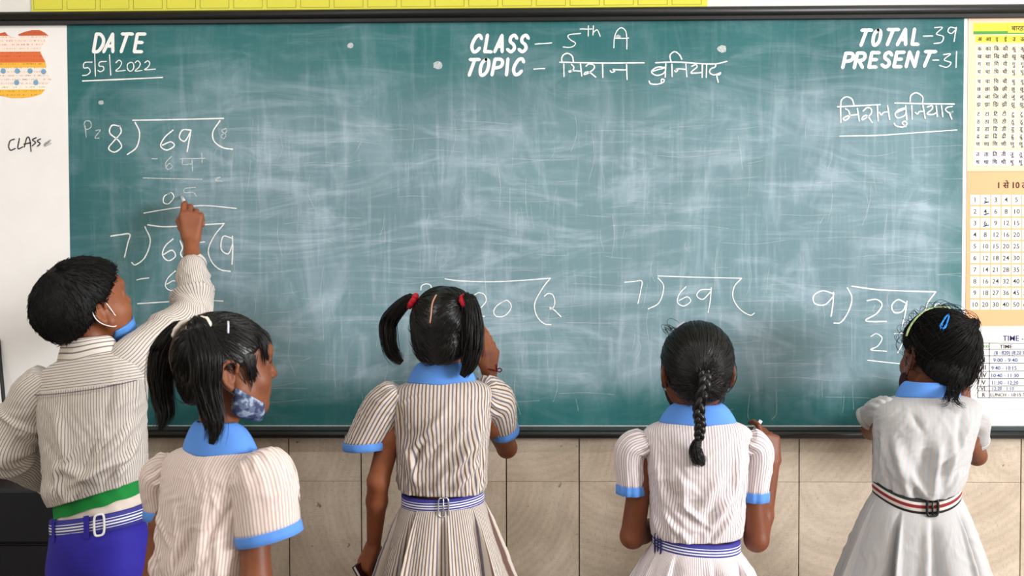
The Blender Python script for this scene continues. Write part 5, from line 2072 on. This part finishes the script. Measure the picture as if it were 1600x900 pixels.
collar(T4, px(1450, 599, -.37)[2], (.047, .045), (.078, .053), P4, M_collar, T4.bvh())
b_, at_ = belt(T4, 'belt', 0.004, .036, M_belt_red, P4, tilt_x=.0, sag=.030)
buckle(b_, T4, at_, 0.10, .026, .040, M_blackplastic, r=.0030)
skirt(T4, 'skirt', .38, .155, .120, 9, FAB_4, P4, seed=33, off=0.15, depth=.052, sharp=.075, sag=.03)
for A, Bm, Bh, sd, e, rz, ye in (((1392, 642), (1376, 642), (1357, 652), 12, (-.55, .6, -.45), .029, (-.33, -.27, -.20)), ((1500, 648), (1516, 655), (1522, 684), 13, (.05, .6, -.75), .034, (-.34, -.29, -.21))):
    s_, hem, ax = loft_path('sleeve', catmull([px(*A, ye[0]), px(*Bm, ye[1]), px(*Bh, ye[2])], 12), e, np.linspace(rz+.004, rz, 25), np.linspace(rz+.014, rz+.004, 25), FAB_4, P4, (0, 0.3, 1), puff(sd, 9, .003, .004, .004), turn_in=.02)
    hem_band('sleeve_band', hem, ax, .012, FAB_4, P4)
h4 = hair_cap('hair', C4, M4, .014, M_hair2, P4, extra=nape_extra, nape=.092, low=-.012)
tie4 = unit((.42, -.60, .62))
S = comb_strands(C4, M4, .014, root_dirs(1300, lambda d: d[:, 2] > -.9, 9), tie4, seed=10, wave=.06, lift=(0, .007))
strands_mesh('combed_hair', S, RNG.uniform(.0006, .0012, len(S)), M_hair2, h4)
S = surface_strands(h4, C4, M4, 700, lambda l: np.array([[.04, -.07, .08]])+0*l, .035, 77, hi=.0)
strands_mesh('nape_hair', S, .0008, M_hair2, h4)
fl = comb_strands(C4, M4, .014, root_dirs(140, lambda d: (d[:, 2] > .2) | (d[:, 0] < -.5), 11), (-.5, .6, .9), seed=12, lift=(.004, .024), frac=.5, wave=.1)
strands_mesh('stray_hair', fl, .0006, M_hair2, h4)
p0, q0 = surf(C4, M4, tie4, .006), surf(C4, M4, tie4, .022)
sp = [p0, q0, px(1504, 524, q0[1]-.004), px(1512, 555, q0[1]+.002), px(1504, 588, q0[1]+.006), px(1490, 612, q0[1]+.0)]
rads = (.012, .020, .032, .034, .026, .010)
tail_core('ponytail', sp, [r*.75 for r in rads], M_hair2, h4)
st = tail_strands(sp, lambda t: np.interp(t, np.linspace(0, 1, 6), rads), 520, 13, wild=.012, wav=.006)
strands_mesh('ponytail_strands', st, .0008, M_hair2, h4)
lk = np.concatenate([tail_strands([px(u0, 575, q0[1]+.0), px(u0-4, 600, q0[1]-.03), px(u0-10, 625, -.405), px(u0+rx, 630+dv, -.412)], lambda t: .006*(1-.5*t), 40, 60+i, wav=.006, wild=.005) for i, (u0, rx, dv) in enumerate(((1488, -20, 0), (1496, -2, -4), (1505, 8, 4)))])
strands_mesh('loose_locks', lk, .0007, M_hair2, h4)
scrunchie('hair_tie', (p0+q0)/2, q0-p0, .0125, .0034, cloth_plain('blue_elastic', (110, 152, 220)), h4)
hb = []
for a in np.linspace(-1.42, 1.42, 40):
    d = unit((math.sin(a)*1.0, .06-.10*math.cos(a), math.cos(a)*1.0))
    hb.append(surf(C4, M4, d, .0235))
hb = np.array(hb)
M_hbv = plain('pale_green_plastic', (206, 232, 158), .35, var=.03)
Vb = []
for o_ in ((-.0042, 0.0), (-.0036, .0016), (0, .0024), (.0036, .0016), (.0042, 0.0), (0, -.001)):
    Vb.append(hb+(M4[:, 1]*o_[0])[None, :]+((hb-C4)/np.linalg.norm(hb-C4, axis=1)[:, None])*o_[1])
Vb = np.array(Vb+[Vb[0]])
mesh_np('headband', Vb.reshape(-1, 3), grid_faces(7, 40), M_hbv, P4)
M_clip = plain('blue_clip_plastic', (38, 132, 214), .25, var=.05)
ca, cb_ = surf(C4, M4, (-.34, -.62, .74), .0265), surf(C4, M4, (-.56, -.70, .34), .0265)
cm = (ca+cb_)/2
cn = unit(cm-C4)
cs = unit(np.cross(cb_-ca, cn))
pts = [ca+(cb_-ca)*t+cs*w for t, w in ((0, 0), (.2, .0032), (.6, .0050), (.9, .0055), (1, 0), (.9, -.0055), (.6, -.0050), (.2, -.0032))]
tube('hair_clip', catmull(np.array(pts+[pts[0]]), 4)[:-1], .0022, M_clip, P4, 8, closed=True)
for k in range(5):
    a = k*2*PI/5
    c_ = cb_+(cs*math.cos(a)+unit(cb_-ca)*math.sin(a))*.0052+cn*.003
    tube('clip_petal', [c_-cs*.0005, c_, c_+cs*.0005], .0042, M_clip, P4, 10)
mk4 = mask_shell('face_mask', C4, M4, lambda x, y, z: np.maximum(z+.048, .018-y), plain('maroon_black_mask', (58, 20, 28), .8, var=.5, scale=60), P4, bulge=[((-.05, .03, -.075), (.016, .022, .020))])
for s in (-1, 1):
    ear_loop(C4, M4, s, M_blackplastic, mk4, r=.0012)

# ---------------------------------------------------------------- child in shirt and blue trousers (left)
y0 = -0.42
PROFB = dict(h=[-0.05, 0.0, 0.05, 0.12, 0.3, 0.55, 0.72, 0.82, 0.89, 0.94, 0.975, 1.0],
             a=[.106, .108, .110, .116, .124, .130, .138, .142, .136, .114, .082, .052],
             b=[.080, .082, .084, .090, .096, .096, .092, .084, .074, .063, .054, .047])
TB = Torso(px(155, 797, y0), px(138, 552, y0), 10, prof=PROFB, tilt=0.16)
CB, MB = px(138, 479, y0+0.02), frame(43, 18, -2)
armB = [(px(60, 602, y0), px(16, 700, y0+.02), px(78, 752, -.27), dict(d=(.75, .6, -.1), n=(.2, .1, -1), side=-1, curls=REST_CURL, sc=1.0), (.034, .028, .019)),
        (px(222, 552, y0+.02), px(302, 478, -.235), px(299, 374, -.105), dict(d=(-.05, .20, .98), n=(-.12, .98, -.2), side=1, curls=((24, 40, 22), (44, 52, 30), (56, 62, 36), (60, 66, 38)), sc=1.04, thumb=(.55, .10, .25), tout=.42), (.034, .028, .0195))]
PB, BB, tipsB = make_person('child in long-sleeved striped shirt and blue trousers writing high on the chalkboard', TB, (CB, MB), TB.W[2]-0.13, armB, SK_A, girl=False, foot_gap=.07)
TB.mesh('shirt', FAB_B, PB, h0=.115, tilt0=.34, folds=loc_folds(TB, [
    (90, 640, 110, 720, .014, .008), (200, 620, 150, 720, .018, .008), (215, 680, 150, 745, .014, .010), (235, 700, 190, 760, .012, .010),
    (180, 600, 170, 680, .012, -.006), (95, 720, 160, 760, .012, .008), (120, 755, 200, 735, .010, .009), (90, 700, 100, 770, .012, .008), (215, 590, 225, 660, .010, .007), (170, 760, 225, 735, .008, -.008)]),
        seed=51, h1=.80, gather=0.008, ngather=20, crump=(.10, .006), extra=lambda S, Z, H, PH: .016*np.exp(-((H-.20)/.07)**2)*np.clip(.4-PH*.25, 0, 1))
TB.mesh('yoke', FAB_B, PB, h0=.795, h1=1.0, seed=51, swap=True, gather=0.0, folds=(), crump=(.10, .006))
bvB = TB.bvh()
col_o = collar(TB, px(138, 530, y0-.05)[2]+.002, (.049, .047), (.076, .056), PB, mat_fabric('striped_collar_cotton', (222, 214, 204), (122, 108, 114), 0.0064, 0.26, swap=True), bvB, gap=.25, pts=.1)
# yoke seam across the upper back
yk = []
for a in np.linspace(-1.25, 1.25, 40):
    yk.append(TB.point(a, .80-.02*math.cos(a*1.2), .0055))
tube('yoke_seam', np.array(yk), .0011, cloth_plain('seam_thread', (110, 100, 112)), PB, 6)
# green and cream waistbands showing under the shirt, belt and trousers
def band(name, z0, z1, tilt0, tilt1, mat, off):
    phi = np.linspace(-PI, PI, 129)
    a, b = TB.ab(np.array([0.0]))
    V, uv = [], []
    for v in np.linspace(0, 1, 7):
        x, y = TB.xy(phi, a[0]+off, b[0]+off)
        p = TB.W+TB.R*x[:, None]+TB.F*y[:, None]
        p[:, 2] += z0+(z1-z0)*v+(tilt0+(tilt1-tilt0)*v)*x+.0015*np.sin(phi*9+v*4)
        p[:, :2] += ((TB.R*x[:, None]+TB.F*y[:, None])*(.012*np.sin(phi*14+v*5))[:, None])[:, :2]
        V.append(p)
        uv.append(np.stack([phi*a[0], 0*phi+v*.04], 1))
    return mesh_np(name, np.array(V).reshape(-1, 3), grid_faces(7, 129), mat, PB, uv=np.array(uv).reshape(-1, 2))
band('green_waistband', .012, .060, .30, .32, cloth_plain('green_cloth', (28, 138, 62)), .000)
band('cream_waistband', -.03, .022, .18, .30, cloth_plain('cream_cloth', (230, 216, 202)), -.003)
b_, at_ = belt(TB, 'belt', -.022, .043, M_belt_blue, PB, tilt_x=.17, sa=1.03)
buckle(b_, TB, at_, 0.42, .023, .050, M_whiteplastic, r=.0028, bar=False)
f = Field()
hz = TB.W[2]-0.10
M_trs = cloth_plain('royal_blue_trousers', (50, 42, 158), .14)
f.ell(np.array([TB.W[0], TB.W[1], hz+.02]), TB.M, (.122, .098, .125), .03)
for sx in (-1, 1):
    hj = np.array([TB.W[0], TB.W[1], hz-.05])+TB.R*(sx*.055)
    kn = np.array([TB.W[0], TB.W[1], .36])+TB.R*(sx*.070)
    an = np.array([TB.W[0], TB.W[1], .06])+TB.R*(sx*.070)-TB.F*.005
    f.cone(hj, kn, .078, .066, .03)
    f.cone(kn, an, .066, .062, .02)
f.func(np.array([-3, -3, 0.0]), np.array([3, 3, 2.0]), lambda X, Y, Z: np.maximum(Z-(TB.W[2]-.022+.17*(X-TB.W[0])), .028-Z)+0*Y, .006, 'i')
V, F = f.build(.0045)
tro = mesh_np('trousers', V, F, M_trs, PB)
for ph_ in (-.62, .12):
    c0_, c1_ = at_(ph_, .003), at_(ph_+.10, .003)
    dz_ = np.array([0, 0, .027])
    bm = bmesh.new()
    n_ = unit(at_(ph_+.05, .01)-at_(ph_+.05, .0))
    vs = [bm.verts.new(Vector(q)) for q in (c0_-dz_, c1_-dz_, c1_+dz_, c0_+dz_)]
    fc = bm.faces.new(vs)
    r_ = bmesh.ops.extrude_face_region(bm, geom=[fc])
    for g in r_['geom']:
        if isinstance(g, bmesh.types.BMVert):
            g.co += Vector(n_*.002)
    bmesh.ops.recalc_face_normals(bm, faces=list(bm.faces))
    bm_obj('belt_loop', bm, M_trs, tro)


def long_disp(seed, elbow_t, amp=.007):
    def f(TT, PH, S, L):
        r = np.random.default_rng(seed)
        d = crumple(S, L, seed, .07, .007)
        for k in range(9):
            t0, ph0 = elbow_t+r.normal(0, .13), r.uniform(0, 2*PI)
            sl = r.uniform(-.05, .05)
            d = d+amp*r.uniform(.5, 1)*np.exp(-((TT-t0-sl*np.sin(PH+ph0))/.018)**2)*np.clip(.5+np.cos(PH-ph0), 0, 1)
        return d*np.clip((1-TT)*8, .1, 1)
    return f


for arm_i, (ptsS, rads, sd, ref) in enumerate((
        ([armB[0][0]+np.array([.03, 0, .012]), armB[0][0]+np.array([-.004, 0, -.02]), armB[0][1]*.5+armB[0][0]*.5, armB[0][1], armB[0][1]*.5+armB[0][2]*.5+np.array([0, 0, -.004]), armB[0][2]], (.050, .058, .058, .060, .050, .036), 71, (0.2, 1, 0)),
        ([armB[1][0]+np.array([-.045, -.01, -.035]), armB[1][0]+np.array([-.01, 0, -.012]), armB[1][0]*.5+armB[1][1]*.5+np.array([0, 0, -.008]), armB[1][1]+np.array([.004, -.008, -.006]), armB[1][1]*.5+armB[1][2]*.5, px(302, 416, -.145)], (.058, .062, .054, .048, .040, .031), 72, (0.2, 1, .3)))):
    C_ = catmull(ptsS, 12)
    rr_ = smooth_prof(np.linspace(0, 1, len(rads)), rads, np.linspace(0, 1, len(C_)))
    s_, hem, ax = loft_path('sleeve', C_, None, rr_, rr_, FAB_B, PB, ref, long_disp(sd, .58, .013), nphi=110, turn_in=.02)
    hem_band('sleeve_cuff', hem, ax, .018, cloth_plain('pale_cuff', (222, 214, 204)), PB, out=.0025)
    cc = hem.mean(0)
    ring = cc+(hem[:-1:4]-cc)*1.08
    tube('cuff_edge', ring, .0013, cloth_plain('dark_piping', (84, 84, 90)), PB, 6, closed=True)


def boy_extra(f, w, M):
    f.ell(w(0, -.054, .010), M, (.082, .080, .080), .03)
    f.ell(w(0, .008, .056), M, (.076, .078, .054), .03)


hB = hair_cap('hair', CB, MB, .018, M_hair2, PB, front=(.022, .0), extra=boy_extra, nape=.082, low=.0, off_ear=-.002)
# short hair clothing the cap, lying along the surface and standing off a little
meB = hB.data
nv = len(meB.vertices)
co = np.empty(nv*3, np.float32)
meB.vertices.foreach_get('co', co)
co = co.reshape(-1, 3).astype(float)+0.0
vn = np.empty(nv*3, np.float32)
meB.vertices.foreach_get('normal', vn)
vn = vn.reshape(-1, 3).astype(float)
pick = RNG.choice(nv, 5200, replace=True)
crown = CB+MB@np.array([0, -.05, .095])
dirs = co[pick]-crown
dirs -= vn[pick]*(dirs*vn[pick]).sum(1)[:, None]
dirs /= np.linalg.norm(dirs, axis=1)[:, None]+1e-6
dirs += RNG.normal(0, .12, dirs.shape)
kk = np.linspace(0, 1, 6)[None, :, None]
Ls = RNG.uniform(.010, .020, (len(pick), 1, 1))
S = co[pick][:, None, :]+dirs[:, None, :]*kk*Ls-vn[pick][:, None, :]*(kk*Ls)**2/.19+vn[pick][:, None, :]*(.0001+.0012*kk)
strands_mesh('short_hair', S, RNG.uniform(.0005, .0008, len(S)), M_hair2, hB)
M_bluemask = plain('light_blue_mask', (84, 142, 214), .7, var=.25, scale=50)
mkB = mask_shell('face_mask', CB, MB, lambda x, y, z: np.maximum(z+.072-.15*y, .016-y), M_bluemask, PB)
for s in (-1, 1):
    ear_loop(CB, MB, s, M_whiteplastic, mkB, r=.0013)

# ---------------------------------------------------------------- child in profile, nearest the camera
y0 = -0.78
T1 = Torso(px(318, 915, y0), px(342, 694, y0), 28, sa=1.0, sb=.98, tilt=0.0)
C1, M1 = px(353, 572, y0+.0), frame(63, 0, 0)
arm1 = [(px(256, 748, -.735), px(243, 905, -.755), px(255, 1010, -.60), dict(d=(.1, .5, -.85), n=(.9, .0, -.1), side=-1, curls=REST_CURL, sc=.95), (.032, .027, .018)),
        (px(402, 745, -.83), px(401, 905, -.86), px(395, 1010, -.72), dict(d=(-.05, .5, -.85), n=(-.9, .1, 0), side=1, curls=REST_CURL, sc=.95), (.034, .030, .018))]
P1, B1, tips1 = make_person('child in profile with white hair ties and blue mask under the chin, nearest the camera', T1, (C1, M1), T1.W[2]-0.12, arm1, SK_B, res=.0026)
T1.mesh('blouse', FAB_1, P1, folds=[(.05, .05, .06, .20, .012, .010), (.10, .02, .085, .14, .010, .010), (-.03, .03, .0, .12, .012, .008), (.07, .10, .10, .22, .010, -.006), (-.08, .04, -.06, .2, .012, .006)], seed=61, gather=0.006)
collar(T1, px(345, 660, y0-.03)[2], (.043, .041), (.086, .058), P1, M_collar, T1.bvh(), gap=.3, pts=.15)
b_, at_ = belt(T1, 'belt', 0.0, .037, M_belt_blue, P1)
buckle(b_, T1, at_, 0.0, .025, .046, M_steel)
skirt(T1, 'skirt', .33, .15, .12, 9, FAB_1, P1, seed=36)
n_ = 25
s_, hem, ax = loft_path('sleeve', catmull([px(392, 722, -.82), px(410, 752, -.832), px(418, 826, -.84)], 12), (.25, 0, -1), np.interp(np.linspace(0, 1, n_), [0, .35, 1], [.046, .060, .068]), np.interp(np.linspace(0, 1, n_), [0, .35, 1], [.048, .060, .058]), FAB_1, P1, (1, 0, 0.2), puff(15, 12, .0055, .007, .010), turn_in=.02)
hem_band('sleeve_band', hem, ax, .020, M_collar, P1)
s_, hem, ax = loft_path('sleeve', catmull([px(266, 728, -.73), px(250, 750, -.725), px(252, 795, -.72)], 12), (-.05, 0, -1), np.interp(np.linspace(0, 1, n_), [0, .35, 1], [.034, .038, .034]), np.interp(np.linspace(0, 1, n_), [0, .35, 1], [.05, .056, .05]), FAB_1, P1, (1, 0, 0.2), puff(16, 12, .005, .006, .006), turn_in=.02)
hem_band('sleeve_band', hem, ax, .018, M_collar, P1)
h1 = hair_cap('hair', C1, M1, .012, M_hair, P1, front=(.040, .0), extra=nape_extra, nape=.090, low=-.012)
tR, tL = unit((.62, -.48, .62)), unit((-.62, -.62, .48))
rr = root_dirs(900, lambda d: d[:, 0] > 0.03, 21)
rl = root_dirs(600, lambda d: d[:, 0] < 0.0, 22)
S = np.concatenate([comb_strands(C1, M1, .0115, rr, tR, seed=23, wave=.03), comb_strands(C1, M1, .0115, rl, tL, seed=24, wave=.03)])
strands_mesh('combed_hair', S, RNG.uniform(.0006, .0012, len(S)), M_hair, h1)
S = surface_strands(h1, C1, M1, 700, lambda l: np.where(l[:, :1] > 0.0, np.array([[.05, -.05, .075]]), np.array([[-.05, -.06, .06]])), .035, 77, hi=.0)
strands_mesh('nape_hair', S, .0008, M_hair, h1)
part_line(C1, M1, .0105, -0.3, 1.3, plain('scalp_line', (92, 62, 46), .7), h1, x=0.02, r=.0012)
# fringe on the forehead and locks before the ear
r_ = np.random.default_rng(5)
fr = []
for i in range(230):
    a = r_.uniform(-1.0, 1.0)
    p_a = unit((math.sin(a)*.9, .75*math.cos(a*.7), .62))
    s0 = HC+p_a*(HR+.012)
    e_ = np.array([math.sin(a)*.062+r_.normal(0, .004), .030+.064*math.cos(a), .010+r_.normal(0, .009)])
    m_ = (s0+e_)/2+unit(p_a)*.012
    fr.append(catmull([s0, m_, e_], 5))
strands_mesh('fringe', C1+np.array(fr)@M1.T, .0009, M_hair, h1)
sl = []
for i in range(90):
    for s in (-1, 1):
        s0 = np.array([s*.080, .030+r_.normal(0, .008), .030])
        e_ = np.array([s*.068, .042+r_.normal(0, .005), -.022+r_.normal(0, .010)])
        sl.append(catmull([s0, (s0+e_)/2+np.array([s*.003, 0, 0]), e_], 5))
for q_ in (0, 1):
    strands_mesh('side_lock', C1+np.array(sl[q_::2])@M1.T, .0009, M_hair, h1)
M_wtie = cloth_plain('white_scrunchie', (232, 222, 208), .05)
for tie, sp_px, rads, dy, sd in ((tR, [(322, 560), (322, 600), (330, 640), (336, 668), (330, 694)], (.013, .028, .034, .031, .024, .017, .006), -.012, 31),
                                 (tL, [(258, 548), (252, 585), (254, 620), (258, 645), (250, 672)], (.013, .024, .031, .028, .022, .015, .005), .0, 32)):
    p0, q0 = surf(C1, M1, tie, .010), surf(C1, M1, tie, .030)
    sp = [p0, q0]+[px(u, v, q0[1]+dy) for u, v in sp_px]
    tail_core('ponytail', sp, [r*.72 for r in rads], M_hair, h1)
    st = tail_strands(sp, lambda t, rads=rads: np.interp(t, np.linspace(0, 1, len(rads)), rads), 460, sd, wild=.007, wav=.004)
    strands_mesh('ponytail_strands', st, .0008, M_hair, h1)
    scrunchie('hair_tie', p0*.35+q0*.65, q0-p0, .0215, .0050, M_wtie, h1, .001)
cl = [surf(C1, M1, q, .0150) for q in ((.66, .05, .80), (.76, .03, .66), (.84, .01, .52))]
tube('hair_clip', cl, .0020, plain('lilac_white_plastic', (226, 222, 240), .25), P1, 8)
mt = NT('blue_patterned_mask')
nzm = mt.noise(mt.coord(), 55.0, 2.0)
mt.set(mt.ramp(nzm, [(0.0, lin(54, 62, 92)), (0.46, lin(92, 108, 138)), (0.55, lin(150, 164, 186)), (0.64, lin(112, 128, 158))], 'CONSTANT'), .8)
mk1 = mask_shell('face_mask', C1, M1, lambda x, y, z: np.maximum(np.maximum(z+.034+.62*y, .002-y), y-.070), mt.m, P1, bulge=[((.046, .028, -.070), (.016, .026, .026)), ((-.046, .028, -.070), (.016, .026, .026)), ((0, .066, -.092), (.030, .020, .020))])
for s in (-1, 1):
    ear_loop(C1, M1, s, M_blackplastic, mk1, r=.0012)


# ---------------------------------------------------------------- sticks of chalk in the writing hands
def chalk_stick(a, d, L, label):
    d = unit(d)
    o = tube('chalk_stick', [a, a+d*L*.5, a+d*L], .0046, M_whiteplastic, None, 12)
    tag(o, label, 'chalk', 'chalk sticks in hands')


ca_, cb2 = px(290, 320, -.052), px(284.5, 308, -.0035)
chalk_stick(ca_, cb2-ca_, float(np.linalg.norm(cb2-ca_)), 'short white chalk between fingers of the child in blue trousers')
ca_, cb2 = tips3[1][4]+np.array([.006, .006, -.012]), px(1189, 657, tips3[1][4][1]-.004)
chalk_stick(ca_, cb2-ca_, float(np.linalg.norm(cb2-ca_)), 'short white chalk in raised hand of the child with one braid')
p2 = (tips2[1][0]+tips2[1][4])/2
chalk_stick(p2, np.array([-.002, -p2[1]-.004, .008]), float(np.linalg.norm([.002, -p2[1]-.004, .008])), 'short white chalk touching the board in hand of child with pigtails')
